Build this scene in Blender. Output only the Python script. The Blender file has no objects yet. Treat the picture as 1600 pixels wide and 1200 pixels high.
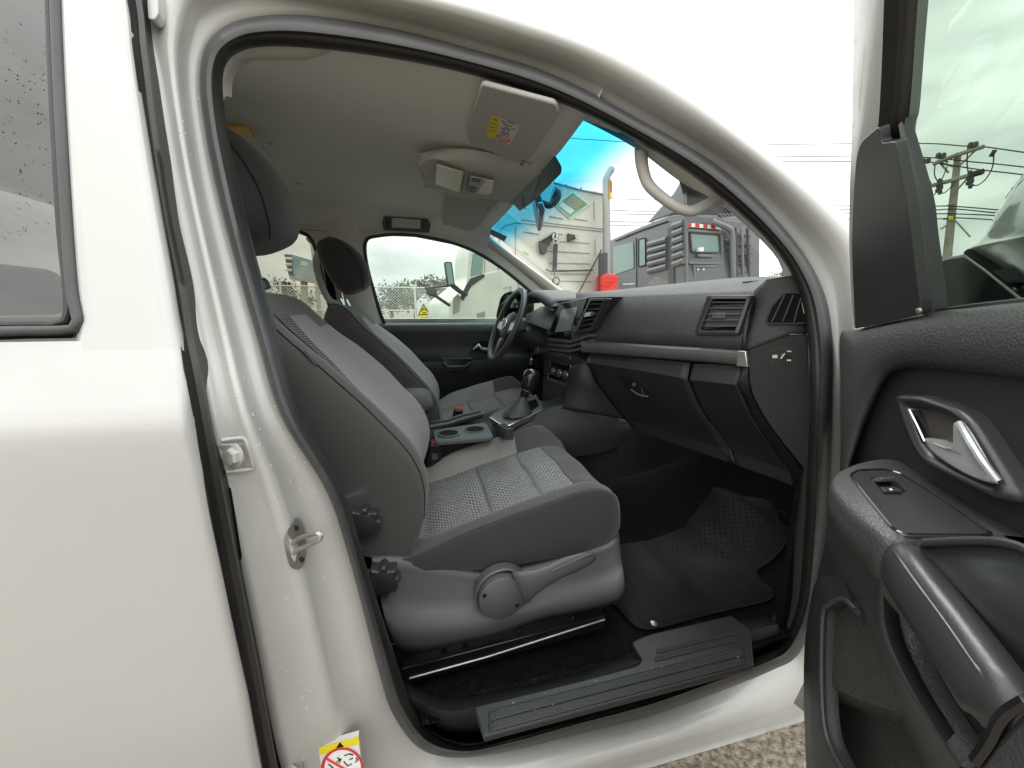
import bpy, bmesh, math, random
from mathutils import Vector, Matrix, noise
random.seed(7)
C = bpy.context.scene.collection
SC = bpy.context.scene
R = math.radians

# ------------------------------------------------------------------ camera, sky, sun, exposure
F_PX, YAW, PITCH = 600.0, R(13.5), R(10.85)
EYE = Vector((0, 0, 1.25))
FWD = Vector((math.sin(YAW)*math.cos(PITCH), math.cos(YAW)*math.cos(PITCH), -math.sin(PITCH)))
RGT = Vector((math.cos(YAW), -math.sin(YAW), 0))
UPV = RGT.cross(FWD)
cd = bpy.data.cameras.new('camera')
cam = bpy.data.objects.new('camera', cd); C.objects.link(cam)
cd.sensor_width = 36; cd.lens = 36*F_PX/1600; cd.clip_start = 0.02; cd.clip_end = 2000
m3 = Matrix((RGT, UPV, -FWD)).transposed()
cam.matrix_world = Matrix.Translation(EYE) @ m3.to_4x4()
SC.camera = cam

SUN_EL, SUN_AZ = R(62), R(20)
w = bpy.data.worlds.new('World'); SC.world = w; w.use_nodes = True
nt = w.node_tree; nt.nodes.clear()
out = nt.nodes.new('ShaderNodeOutputWorld'); bg = nt.nodes.new('ShaderNodeBackground')
sky = nt.nodes.new('ShaderNodeTexSky'); sky.sky_type = 'NISHITA'; sky.sun_disc = False
sky.sun_elevation = SUN_EL; sky.sun_rotation = SUN_AZ
tc = nt.nodes.new('ShaderNodeTexCoord'); mp = nt.nodes.new('ShaderNodeMapping')
mp.inputs['Scale'].default_value = (1.6, 1.6, 5.5); mp.inputs['Rotation'].default_value = (0.0, 0.1, 0.5)
n1 = nt.nodes.new('ShaderNodeTexNoise'); n1.inputs['Scale'].default_value = 2.2; n1.inputs['Detail'].default_value = 6; n1.inputs['Distortion'].default_value = 0.5
cr = nt.nodes.new('ShaderNodeValToRGB')
cr.color_ramp.elements[0].position = 0.30; cr.color_ramp.elements[0].color = (7.9, 7.85, 7.7, 1)
cr.color_ramp.elements[1].position = 0.68; cr.color_ramp.elements[1].color = (12.4, 12.3, 12.0, 1)
mx = nt.nodes.new('ShaderNodeMix'); mx.data_type = 'RGBA'; mx.inputs[0].default_value = 0.97
L = nt.links.new
L(tc.outputs['Generated'], mp.inputs['Vector']); L(mp.outputs['Vector'], n1.inputs['Vector'])
L(n1.outputs['Fac'], cr.inputs['Fac']); L(sky.outputs['Color'], mx.inputs[6]); L(cr.outputs['Color'], mx.inputs[7])
# overcast sky: brighter towards the zenith, the same all round
sx = nt.nodes.new('ShaderNodeSeparateXYZ'); ov = nt.nodes.new('ShaderNodeMath'); ov.operation = 'MULTIPLY_ADD'; ov.inputs[1].default_value = 0.85; ov.inputs[2].default_value = 0.52
cl0 = nt.nodes.new('ShaderNodeMath'); cl0.operation = 'MAXIMUM'; cl0.inputs[1].default_value = 0
vm = nt.nodes.new('ShaderNodeVectorMath'); vm.operation = 'SCALE'
L(tc.outputs['Generated'], sx.inputs[0]); L(sx.outputs['Z'], cl0.inputs[0]); L(cl0.outputs[0], ov.inputs[0]); L(mx.outputs[2], vm.inputs[0]); L(ov.outputs[0], vm.inputs['Scale'])
L(vm.outputs[0], bg.inputs['Color']); L(bg.outputs['Background'], out.inputs['Surface'])
bg.inputs['Strength'].default_value = 0.12
sd = bpy.data.lights.new('sun', 'SUN'); sd.energy = 0.7; sd.angle = R(25); sd.color = (1, .97, .92)
so = bpy.data.objects.new('sun', sd); C.objects.link(so)
so.rotation_euler = (R(90)-SUN_EL, 0, R(180)-SUN_AZ+R(0))
SC.view_settings.view_transform = 'Standard'; SC.view_settings.look = 'None'
SC.view_settings.exposure = 1.15; SC.view_settings.gamma = 1
SC.render.engine = 'CYCLES'
cy = SC.cycles; cy.use_denoising = True; cy.max_bounces = 9; cy.diffuse_bounces = 5; cy.glossy_bounces = 4
cy.transparent_max_bounces = 16; cy.transmission_bounces = 4; cy.caustics_reflective = False; cy.caustics_refractive = False
cy.sample_clamp_indirect = 6

# ------------------------------------------------------------------ helpers
V = Vector
def ray(u, v): return RGT*((u-800)/F_PX) - UPV*((v-600)/F_PX) + FWD
def PY(u, v, y): d = ray(u, v); return EYE + d*((y-EYE.y)/d.y)
def PX(u, v, x): d = ray(u, v); return EYE + d*((x-EYE.x)/d.x)
def PZ(u, v, z): d = ray(u, v); return EYE + d*((z-EYE.z)/d.z)
def PP(u, v, p0, n):
    d = ray(u, v); n = V(n); return EYE + d*((V(p0)-EYE).dot(n)/d.dot(n))
def interp(tab, t):
    if t <= tab[0][0]: return tab[0][1]
    for (a, b), (c, d) in zip(tab, tab[1:]):
        if t <= c: return b + (d-b)*(t-a)/(c-a)
    return tab[-1][1]
def PS(u, v, tab, off=0.0):          # point on a body-side surface y = tab(z) + off
    y = interp(tab, 1.0)
    for _ in range(30):
        p = PY(u, v, y); y = 0.5*y + 0.5*(interp(tab, p.z)+off)
    return PY(u, v, y)
def T(f, pts, *a): return [f(p[0], p[1], *a) for p in pts]
def spl(pts, n, closed=False):
    """Catmull-Rom through the points, n samples spaced evenly along the curve."""
    pts = [V(p) for p in pts]; m = len(pts); dense = []
    segs = m if closed else m-1
    for i in range(segs):
        if closed: p0, p1, p2, p3 = pts[i-1], pts[i], pts[(i+1) % m], pts[(i+2) % m]
        else: p0, p1, p2, p3 = pts[max(i-1, 0)], pts[i], pts[i+1], pts[min(i+2, m-1)]
        for k in range(12):
            t = k/12; t2 = t*t; t3 = t2*t
            dense.append(0.5*((2*p1)+(p2-p0)*t+(2*p0-5*p1+4*p2-p3)*t2+(3*p1-p0-3*p2+p3)*t3))
    dense.append(pts[0] if closed else pts[-1])
    return even(dense, n, closed)
def even(d, n, closed=False):
    s = [0]
    for a, b in zip(d, d[1:]): s.append(s[-1]+(b-a).length)
    res = []; j = 0; tot = s[-1]
    for k in range(n):
        t = tot*k/(n if closed else n-1)
        while j < len(s)-2 and s[j+1] < t: j += 1
        f = 0 if s[j+1] == s[j] else (t-s[j])/(s[j+1]-s[j])
        res.append(d[j].lerp(d[j+1], f))
    return res
def segspl(pts, k, closed=False):
    """Catmull-Rom with k samples for every segment, so that rows with matching stations stay matched."""
    pts = [V(p) for p in pts]; m = len(pts); o = []
    for i in range(m if closed else m-1):
        if closed: p0, p1, p2, p3 = pts[i-1], pts[i], pts[(i+1) % m], pts[(i+2) % m]
        else: p0, p1, p2, p3 = pts[max(i-1, 0)], pts[i], pts[i+1], pts[min(i+2, m-1)]
        for q in range(k):
            t = q/k; t2 = t*t; t3 = t2*t
            o.append(0.5*((2*p1)+(p2-p0)*t+(2*p0-5*p1+4*p2-p3)*t2+(3*p1-p0-3*p2+p3)*t3))
    if not closed: o.append(pts[-1])
    return o
def fillet(pts, r, seg=4, closed=True):
    """Rounds the corners of a polygon; r is a number or one radius per corner."""
    pts = [V(p) for p in pts]; m = len(pts); o = []
    for i in range(m):
        a, b, c = pts[i-1], pts[i], pts[(i+1) % m]
        if not closed and i in (0, m-1): o.append(b); continue
        rr = r[i] if isinstance(r, (list, tuple)) else r
        if rr <= 0: o.append(b); continue
        d1, d2 = (a-b), (c-b); l = min(rr, d1.length*.48, d2.length*.48)
        p, q = b+d1.normalized()*l, b+d2.normalized()*l
        for k in range(seg+1):
            t = k/seg; o.append(p*(1-t)**2 + b*2*t*(1-t) + q*t*t)
    return o
WT = {}
def mk(name, verts, faces, mat, parent=None, smooth=40, bevel=0, seg=2, sub=0, solid=0, soff=0, kind=None, label=None, weld=0):
    verts = [V(v) for v in verts]
    lo = V((min(v.x for v in verts), min(v.y for v in verts), min(v.z for v in verts)))
    hi = V((max(v.x for v in verts), max(v.y for v in verts), max(v.z for v in verts)))
    c = (lo+hi)/2
    me = bpy.data.meshes.new(name)
    me.from_pydata([v-c for v in verts], [], faces)
    bm = bmesh.new(); bm.from_mesh(me)
    if weld: bmesh.ops.remove_doubles(bm, verts=bm.verts, dist=weld)
    bmesh.ops.recalc_face_normals(bm, faces=bm.faces)
    bm.to_mesh(me); bm.free()
    o = bpy.data.objects.new(name, me); C.objects.link(o)
    return fin(o, c, mat, parent, smooth, bevel, seg, sub, solid, soff, kind, label)
def fin(o, c, mat, parent=None, smooth=40, bevel=0, seg=2, sub=0, solid=0, soff=0, kind=None, label=None):
    me = o.data
    for mm in (mat if isinstance(mat, (list, tuple)) else [mat]): me.materials.append(mm)
    if smooth:
        me.shade_smooth()
        if smooth < 180: me.set_sharp_from_angle(angle=R(smooth))
    else: me.shade_flat()
    WT[o] = V(c)
    if parent is not None: o.parent = parent; o.location = V(c)-WT[parent]
    else: o.location = c
    if solid:
        md = o.modifiers.new('thickness', 'SOLIDIFY'); md.thickness = solid; md.offset = soff
    if sub:
        md = o.modifiers.new('smooth', 'SUBSURF'); md.levels = sub; md.render_levels = sub
    if bevel:
        md = o.modifiers.new('edge', 'BEVEL'); md.width = bevel; md.segments = seg; md.limit_method = 'ANGLE'; md.angle_limit = R(35)
        md.use_clamp_overlap = True
    if kind: o['kind'] = kind
    if label: o['label'] = label
    return o
def thing(name, label, cat, loc, group=None):
    o = bpy.data.objects.new(name, None); C.objects.link(o); o.empty_display_size = .1
    o.location = loc; WT[o] = V(loc); o['label'] = label; o['category'] = cat
    if group: o['group'] = group
    return o
def tag(o, label, cat, group=None):
    o['label'] = label; o['category'] = cat
    if group: o['group'] = group
    return o
def copy_part(src, name, delta, parent):
    """A repeat of a part: shares the mesh, keeps the modifiers."""
    o = src.copy(); o.name = name; C.objects.link(o); c = WT[src]+V(delta); WT[o] = c
    o.parent = parent; o.location = c-(WT[parent] if parent else V((0, 0, 0)))
    return o
def gridfaces(nr, nc, close_r=False, close_c=False, base=0):
    f = []
    for i in range(nr if close_r else nr-1):
        for j in range(nc if close_c else nc-1):
            a, b = i*nc+j, i*nc+(j+1) % nc
            c_, d = ((i+1) % nr)*nc+(j+1) % nc, ((i+1) % nr)*nc+j
            f.append([base+a, base+b, base+c_, base+d])
    return f
def loft(name, rows, mat, parent=None, close_c=False, close_r=False, caps=False, **k):
    vs = [p for r in rows for p in r]; nr, nc = len(rows), len(rows[0])
    f = gridfaces(nr, nc, close_r, close_c)
    if caps: f += [list(range(nc)), list(range((nr-1)*nc, nr*nc))]
    uv = k.pop('uv', None); o = mk(name, vs, f, mat, parent, **k)
    if uv:
        ly = o.data.uv_layers.new(name='UVMap')
        for lp in o.data.loops: ly.data[lp.index].uv = (lp.vertex_index//nc/(nr-1)*uv[0], lp.vertex_index % nc/(nc-1)*uv[1])
    return o
class MB:
    """Collects shapes that make ONE part."""
    def __init__(s): s.v = []; s.f = []
    def add(s, vs, fs):
        b = len(s.v); s.v += [V(v) for v in vs]; s.f += [[b+i for i in f] for f in fs]; return s
    def loft(s, rows, close_c=False, close_r=False, caps=False):
        nr, nc = len(rows), len(rows[0]); f = gridfaces(nr, nc, close_r, close_c)
        if caps: f += [list(range(nc)), list(range((nr-1)*nc, nr*nc))]
        return s.add([p for r in rows for p in r], f)
    def plate(s, pts, th):
        n = len(pts); th = V(th); pts = [V(p) for p in pts]
        return s.add(pts+[p+th for p in pts], [list(range(n)), list(range(n, 2*n))]+[[i, (i+1) % n, n+(i+1) % n, n+i] for i in range(n)])
    def ring(s, a, b, th):
        n = len(a); th = V(th)
        rows = [a, b, [p+th for p in b], [p+th for p in a]]
        return s.loft(rows, close_c=True, close_r=True)
    def box(s, c, size, rot=None):
        c = V(c); h = V(size)/2; vs = []
        for sx in (-1, 1):
            for sy in (-1, 1):
                for sz in (-1, 1):
                    p = V((sx*h.x, sy*h.y, sz*h.z)); vs.append(c+(rot @ p if rot else p))
        return s.add(vs, [[0, 1, 3, 2], [4, 6, 7, 5], [0, 4, 5, 1], [2, 3, 7, 6], [0, 2, 6, 4], [1, 5, 7, 3]])
    def tube(s, path, r, n=10, closed=False, caps=True, up=(0, 0, 1), flat=None):
        rows = tube_rows(path, r, n, closed, up, flat)
        return s.loft(rows, close_c=True, close_r=closed, caps=caps and not closed)
    def build(s, name, mat, parent=None, **k): return mk(name, s.v, s.f, mat, parent, **k)
def tube_rows(path, r, n=10, closed=False, up=(0, 0, 1), flat=None):
    path = [V(p) for p in path]; m = len(path); rows = []; nrm = None
    for i, p in enumerate(path):
        a = path[i-1] if (i or closed) else path[0]
        b = path[(i+1) % m] if (i < m-1 or closed) else path[-1]
        t = (b-a).normalized()
        if nrm is None:
            u_ = V(up); nrm = (u_-t*u_.dot(t))
            if nrm.length < 1e-4: u_ = V((1, 0.2, 0)); nrm = (u_-t*u_.dot(t))
            nrm.normalize()
        else:
            nrm = nrm-t*nrm.dot(t); nrm.normalize()
        bi = t.cross(nrm); rr = r[i] if isinstance(r, (list, tuple)) else r
        fa, fb = flat if flat else (1, 1)
        rows.append([p+nrm*(math.cos(2*math.pi*k/n)*rr*fa)+bi*(math.sin(2*math.pi*k/n)*rr*fb) for k in range(n)])
    return rows
def tube(name, path, r, mat, parent=None, n=10, closed=False, up=(0, 0, 1), flat=None, **k):
    return MB().tube(path, r, n, closed, True, up, flat).build(name, mat, parent, **k)
def plate(name, pts, th, mat, parent=None, **k): return MB().plate(pts, th).build(name, mat, parent, **k)
def disc_pts(c, ax, r, n=24, up=(0, 0, 1), r2=None, ph=0):
    ax = V(ax).normalized(); u_ = V(up)
    if abs(u_.normalized().dot(ax)) > .98: u_ = V((1, 0, 0))
    a = (u_-ax*u_.dot(ax)).normalized(); b = ax.cross(a)
    return [V(c)+a*(math.cos(2*math.pi*k/n+ph)*r)+b*(math.sin(2*math.pi*k/n+ph)*(r2 or r)) for k in range(n)]
def lathe(name, c, ax, prof, mat, parent=None, n=28, caps=True, **k):
    ax_ = V(ax).normalized()
    rows = [disc_pts(V(c)+ax_*h, ax, max(r, 1e-4), n) for r, h in prof]
    return loft(name, rows, mat, parent, close_c=True, caps=caps, **k)
def mid(a, b, t=.5): return [p.lerp(q, t) for p, q in zip(a, b)]

# ------------------------------------------------------------------ materials
def mat(name, col, rough=.5, metal=0, bump=0, bscale=200, bdist=.002, btype='noise', var=0, vscale=8, coat=0, spec=.5, sheen=0, detail=3, col2=None, aniso=None):
    m_ = bpy.data.materials.new(name); m_.use_nodes = True; n = m_.node_tree; b = n.nodes['Principled BSDF']
    b.inputs['Base Color'].default_value = (*col, 1); b.inputs['Roughness'].default_value = rough; b.inputs['Metallic'].default_value = metal
    b.inputs['Specular IOR Level'].default_value = spec
    if coat: b.inputs['Coat Weight'].default_value = coat; b.inputs['Coat Roughness'].default_value = .04
    if sheen: b.inputs['Sheen Weight'].default_value = sheen; b.inputs['Sheen Roughness'].default_value = .5
    t = n.nodes.new('ShaderNodeTexCoord'); vec = t.outputs['Object']
    if aniso:
        mp_ = n.nodes.new('ShaderNodeMapping'); mp_.inputs['Scale'].default_value = aniso; n.links.new(vec, mp_.inputs['Vector']); vec = mp_.outputs['Vector']
    if var:
        x = n.nodes.new('ShaderNodeTexNoise'); x.inputs['Scale'].default_value = vscale; x.inputs['Detail'].default_value = 5
        r_ = n.nodes.new('ShaderNodeMix'); r_.data_type = 'RGBA'
        c2 = col2 or tuple(max(0, c*(1-var)) for c in col); c1 = tuple(c*(1+(0 if col2 else var)) for c in col)
        mr = n.nodes.new('ShaderNodeMapRange'); mr.inputs[1].default_value = .36; mr.inputs[2].default_value = .64
        r_.inputs[6].default_value = (*c2, 1); r_.inputs[7].default_value = (*c1, 1)
        n.links.new(vec, x.inputs['Vector']); n.links.new(x.outputs['Fac'], mr.inputs[0]); n.links.new(mr.outputs[0], r_.inputs[0]); n.links.new(r_.outputs[2], b.inputs['Base Color'])
        rr = n.nodes.new('ShaderNodeMapRange'); rr.inputs[3].default_value = max(.02, rough*.85); rr.inputs[4].default_value = min(1, rough*1.15)
        n.links.new(x.outputs['Fac'], rr.inputs[0]); n.links.new(rr.outputs[0], b.inputs['Roughness'])
    if bump:
        if btype == 'voronoi': x2 = n.nodes.new('ShaderNodeTexVoronoi'); o_ = 'Distance'
        else: x2 = n.nodes.new('ShaderNodeTexNoise'); o_ = 'Fac'; x2.inputs['Detail'].default_value = detail
        x2.inputs['Scale'].default_value = bscale
        bp = n.nodes.new('ShaderNodeBump'); bp.inputs['Strength'].default_value = bump; bp.inputs['Distance'].default_value = bdist
        n.links.new(vec, x2.inputs['Vector']); n.links.new(x2.outputs[o_], bp.inputs['Height']); n.links.new(bp.outputs['Normal'], b.inputs['Normal'])
    return m_
def glass(name, tint, gloss=.06, band=None, rough=.01):
    m_ = bpy.data.materials.new(name); m_.use_nodes = True; n = m_.node_tree; n.nodes.clear()
    o_ = n.nodes.new('ShaderNodeOutputMaterial'); tr = n.nodes.new('ShaderNodeBsdfTransparent'); gl = n.nodes.new('ShaderNodeBsdfGlossy'); ms = n.nodes.new('ShaderNodeMixShader')
    tr.inputs['Color'].default_value = (*tint, 1); gl.inputs['Roughness'].default_value = rough
    fr = n.nodes.new('ShaderNodeFresnel'); fr.inputs['IOR'].default_value = 1.45
    mu = n.nodes.new('ShaderNodeMath'); mu.operation = 'MULTIPLY_ADD'; mu.inputs[1].default_value = 1.0; mu.inputs[2].default_value = gloss-.04; mu.use_clamp = True
    ge = n.nodes.new('ShaderNodeNewGeometry'); bf = n.nodes.new('ShaderNodeMath'); bf.operation = 'MULTIPLY'
    # Fresnel taken the same from both faces of the pane
    lw = n.nodes.new('ShaderNodeLayerWeight'); lw.inputs['Blend'].default_value = .25
    n.links.new(lw.outputs['Fresnel'], bf.inputs[0]); bf.inputs[1].default_value = .75
    dt = n.nodes.new('ShaderNodeVectorMath'); dt.operation = 'DOT_PRODUCT'
    n.links.new(ge.outputs['Normal'], dt.inputs[0]); n.links.new(ge.outputs['Incoming'], dt.inputs[1])
    ab = n.nodes.new('ShaderNodeMath'); ab.operation = 'ABSOLUTE'; n.links.new(dt.outputs['Value'], ab.inputs[0])
    om = n.nodes.new('ShaderNodeMath'); om.operation = 'SUBTRACT'; om.inputs[0].default_value = 1; n.links.new(ab.outputs[0], om.inputs[1])
    pw = n.nodes.new('ShaderNodeMath'); pw.operation = 'POWER'; pw.inputs[1].default_value = 4.5; n.links.new(om.outputs[0], pw.inputs[0])
    n.links.new(pw.outputs[0], mu.inputs[0]); mu.inputs[1].default_value = .8; mu.inputs[2].default_value = gloss
    n.links.new(mu.outputs[0], ms.inputs['Fac']); n.links.new(tr.outputs[0], ms.inputs[1]); n.links.new(gl.outputs[0], ms.inputs[2]); n.links.new(ms.outputs[0], o_.inputs['Surface'])
    if band:   # shade band: tint against height on the pane
        t = n.nodes.new('ShaderNodeTexCoord'); sp = n.nodes.new('ShaderNodeSeparateXYZ'); n.links.new(t.outputs['Object'], sp.inputs[0])
        mr = n.nodes.new('ShaderNodeMapRange'); mr.interpolation_type = 'SMOOTHSTEP'; mr.inputs[1].default_value = band[0]; mr.inputs[2].default_value = band[1]
        mc = n.nodes.new('ShaderNodeMix'); mc.data_type = 'RGBA'; mc.inputs[6].default_value = (*tint, 1); mc.inputs[7].default_value = (*band[2], 1)
        n.links.new(sp.outputs['Z'], mr.inputs[0]); n.links.new(mr.outputs[0], mc.inputs[0]); n.links.new(mc.outputs[2], tr.inputs['Color'])
    return m_
M = dict(
 paint=mat('white_paint', (.43, .43, .418), .18, coat=.9, spec=.5, var=.02, vscale=3, bump=.03, bscale=5, bdist=.01),
 jamb=mat('jamb_paint', (.43, .435, .415), .32, coat=.5, var=.03, vscale=9, bump=.05, bscale=60),
 rubber=mat('seal_rubber', (.048, .048, .050), .5, bump=.25, bscale=220, var=.15, vscale=14),
 darkrub=mat('gap_rubber', (.018, .017, .016), .45, bump=.2, bscale=120, var=.2, vscale=9),
 plastic=mat('grained_plastic', (.021, .022, .0225), .46, spec=.4, bump=.35, bscale=520, bdist=.0012, btype='voronoi', var=.06),
 dash=mat('dash_plastic', (.064, .065, .066), .5, bump=.7, bscale=420, bdist=.0014, btype='voronoi', var=.12),
 leather=mat('leather_grain_plastic', (.047, .049, .049), .46, bump=.45, bscale=330, bdist=.0014, btype='voronoi', var=.06),
 smooth=mat('satin_black_plastic', (.034, .035, .036), .30, bump=.08, bscale=500),
 gloss=mat('gloss_black', (.012, .012, .013), .12),
 grey=mat('dark_grey_plastic', (.082, .082, .084), .48, bump=.3, bscale=420, bdist=.001, btype='voronoi', var=.05),
 strip=mat('titan_grey_trim', (.09, .09, .09), .36, var=.04, bump=.06, bscale=600),
 silver=mat('satin_silver', (.55, .56, .56), .26, metal=.85, var=.04),
 chrome=mat('chrome', (.75, .75, .75), .08, metal=1),
 steel=mat('zinc_steel', (.42, .41, .38), .3, metal=.7, bump=.15, bscale=90, var=.15, vscale=30),
 blksteel=mat('black_steel', (.012, .012, .012), .22, var=.2, vscale=20),
 fabric=mat('dark_seat_fabric', (.060, .0575, .055), .95, bump=.7, bscale=900, bdist=.0012, sheen=.25, var=.16, vscale=500),
 fabricside=mat('side_seat_fabric', (.030, .029, .028), .95, bump=.6, bscale=800, bdist=.0012, sheen=.25, var=.22, vscale=380),
 lightfab=mat('light_grey_seat_fabric', (.235, .226, .216), .95, bump=.6, bscale=900, bdist=.001, sheen=.2, var=.10, vscale=500),
 vinyl=mat('valance_vinyl', (.045, .044, .042), .6, bump=.35, bscale=260, var=.12, vscale=12),
 carpet=mat('black_carpet', (.010, .010, .0095), 1, spec=.1, bump=1, bscale=330, bdist=.006, var=.5, vscale=260, detail=6),
 felt=mat('pocket_felt', (.035, .033, .03), 1, bump=.9, bscale=420, bdist=.003, var=.45, vscale=300),
 head=mat('headliner_cloth', (.78, .79, .77), .95, bump=.35, bscale=700, bdist=.001, var=.05, vscale=600),
 visor=mat('visor_cloth', (.46, .46, .445), .95, bump=.35, bscale=700, bdist=.001, var=.05, vscale=600),
 headplast=mat('headliner_plastic', (.50, .50, .475), .6, bump=.2, bscale=420, btype='voronoi', bdist=.0008),
 pillar=mat('pillar_trim', (.60, .59, .54), .62, bump=.2, bscale=420, btype='voronoi', bdist=.0008),
 lens=mat('lamp_lens', (.62, .60, .52), .25),
 orange=mat('amber_plastic', (.95, .42, .04), .3),
 red=mat('red_plastic', (.55, .02, .02), .35),
 white=mat('white_plastic', (.78, .78, .76), .4),
 yellow=mat('warning_yellow', (.72, .60, .02), .5),
 black=mat('black_print_and_shade', (.008, .008, .008), .9, spec=.2),
 redprint=mat('red_print', (.60, .02, .03), .5),
 label=mat('label_paper', (.66, .66, .64), .5),
 mat_rubber=mat('floor_mat_rubber', (.011, .011, .011), .7, bump=.3, bscale=150, var=.35, vscale=10, spec=.3),
)
# ------------------------------------------------------------------ the pickup: body shell round the open doorway
SIDE = [(.0, .68), (.2, .66), (.35, .635), (.5, .60), (.8, .572), (1.0, .558), (1.09, .553), (1.115, .556), (1.21, .60), (1.3, .632), (1.65, .75), (1.75, .782), (1.85, .81), (2.2, .86)]
FAR = [(.2, 2.40), (.9, 2.37), (1.165, 2.335), (1.2, 2.32), (1.62, 2.26), (1.75, 2.20)]
truck = thing('pickup_truck', 'white double cab pickup with its front passenger door wide open', 'pickup truck', (.3, 1.55, 0))

A_ = [(658,1171),(615,1118),(592,1050),(552,896),(512,772),(440,652),(402,530),(357,370),(333,270),(320,200),(312,130),(320,75),(350,42),(400,26),(480,24),(600,42),(720,72),(865,117),(1000,187),(1133,267),(1235,368),(1285,450),(1301,530),(1301,620),(1296,740),(1288,860),(1275,960),(1246,1024),(1207,1047),(1130,1078),(1015,1118),(900,1147),(800,1172),(720,1184)]
I_ = [(678,1146),(644,1100),(622,1040),(576,896),(538,772),(472,652),(436,530),(392,368),(368,264),(354,195),(348,130),(354,100),(370,84),(402,74),(470,74),(590,88),(720,113),(846,150),(954,198),(1090,281),(1195,372),(1244,445),(1262,525),(1265,620),(1261,740),(1255,860),(1246,945),(1223,1000),(1190,1022),(1112,1050),(1005,1087),(895,1118),(800,1147),(732,1164)]
E_ = [(478,1390),(455,1270),(428,1160),(385,930),(350,770),(327,640),(304,520),(276,370),(258,270),(247,190),(237,110),(231,40),(240,-60),(330,-110),(480,-75),(640,-28),(800,16),(960,75),(1090,150),(1210,243),(1300,318),(1352,380),(1352,470),(1348,600),(1342,740),(1338,880),(1335,1010),(1325,1120),(1290,1190),(1190,1225),(1060,1262),(940,1300),(800,1340),(640,1380)]
aO = [.100]*34
eO = [.035]*11+[.03]*2+[.025]*10+[.03]*5+[.0]*6
def row(pts, offs, tab=SIDE): return [PS(u, v, tab, o) for (u, v), o in zip(pts, offs)]
def lerp2(a, b, t): return [(p[0]+(q[0]-p[0])*t, p[1]+(q[1]-p[1])*t) for p, q in zip(a, b)]
NS = 34
left, top_, right, bot = range(0, 12), range(12, 22), range(22, 28), range(28, 34)
def prof(l, t, r, b): return [l]*12+[t]*10+[r]*6+[b]*6
rows = []
def soft(q, k=2):
    for _ in range(k): q = [.25*q[i-1]+.5*q[i]+.25*q[(i+1) % len(q)] for i in range(len(q))]
    return q
def addrow(f_, o_):
    f_, o_ = soft(f_, 9), soft(o_, 9)
    rows.append(segspl(row(lerp2(A_, E_, 1) if f_ is None else [ (a[0]+(e[0]-a[0])*f, a[1]+(e[1]-a[1])*f) for a, e, f in zip(A_, E_, f_)], o_), 6, True))
addrow(prof(-.10, -.12, -.2, -.08), prof(.125, .125, .125, .12))
addrow(prof(0, 0, 0, 0), prof(.105, .10, .10, .085))
addrow(prof(.16, .08, .15, .10), prof(.103, .096, .10, .055))
addrow(prof(.34, .22, .3, .20), prof(.100, .080, .09, .028))
addrow(prof(.42, .40, .45, .33), prof(.080, .055, .08, .026))
addrow(prof(.50, .58, .60, .42), prof(.066, .038, .06, .052))
addrow(prof(.60, .75, .75, .52), prof(.068, .026, .05, .058))
addrow(prof(.74, .88, .85, .62), prof(.075, .030, .045, .030))
addrow(prof(.88, .96, .93, .78), prof(.062, .045, .04, .022))
addrow(prof(1, 1, 1, .92), prof(.050, .065, .04, .022))
last = rows[-1]
dv = [V((0, .08, 0))]*11+[V((0, .12, .03))]*11+[V((.05, .10, 0))]*6+[V((0, .10, -.03))]*6
dvs = [dv[min(33, i//6)] for i in range(len(last))]
rows.append([p+d for p, d in zip(last, dvs)])
body = loft('body_shell', rows, M['jamb'], truck, close_c=True, smooth=180)
# pinch-weld weatherstrip round the doorway: fat outer bulb and a dark inner lip
sO = prof(.088, .088, .088, .075); sI = prof(.118, .120, .12, .11)
r0 = segspl(row(A_, sO), 6, True)
r1 = segspl(row(lerp2(A_, I_, .10), prof(.070, .072, .074, .060)), 6, True)
r2 = segspl(row(lerp2(A_, I_, .30), prof(.062, .064, .066, .050)), 6, True)
r3 = segspl(row(lerp2(A_, I_, .50), prof(.066, .068, .070, .052)), 6, True)
r4 = segspl(row(lerp2(A_, I_, .58), prof(.082, .084, .086, .066)), 6, True)
r5 = segspl(row(lerp2(A_, I_, .66), prof(.086, .086, .088, .068)), 6, True)
r6 = segspl(row(lerp2(A_, I_, .86), prof(.094, .096, .098, .080)), 6, True)
r7 = segspl(row(I_, sI), 6, True)
r8 = segspl(row(lerp2(A_, I_, .80), prof(.150, .15, .15, .14)), 6, True)
r00 = [p+V((0, .03, 0)) for p in r0]
seal = loft('door_weatherstrip', [r00, r0, r1, r2, r3, r4], M['rubber'], truck, close_c=True, smooth=60)
loft('seal_lip', [r4, r5, r6, r7, r8], M['darkrub'], seal, close_c=True, smooth=60)

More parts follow.
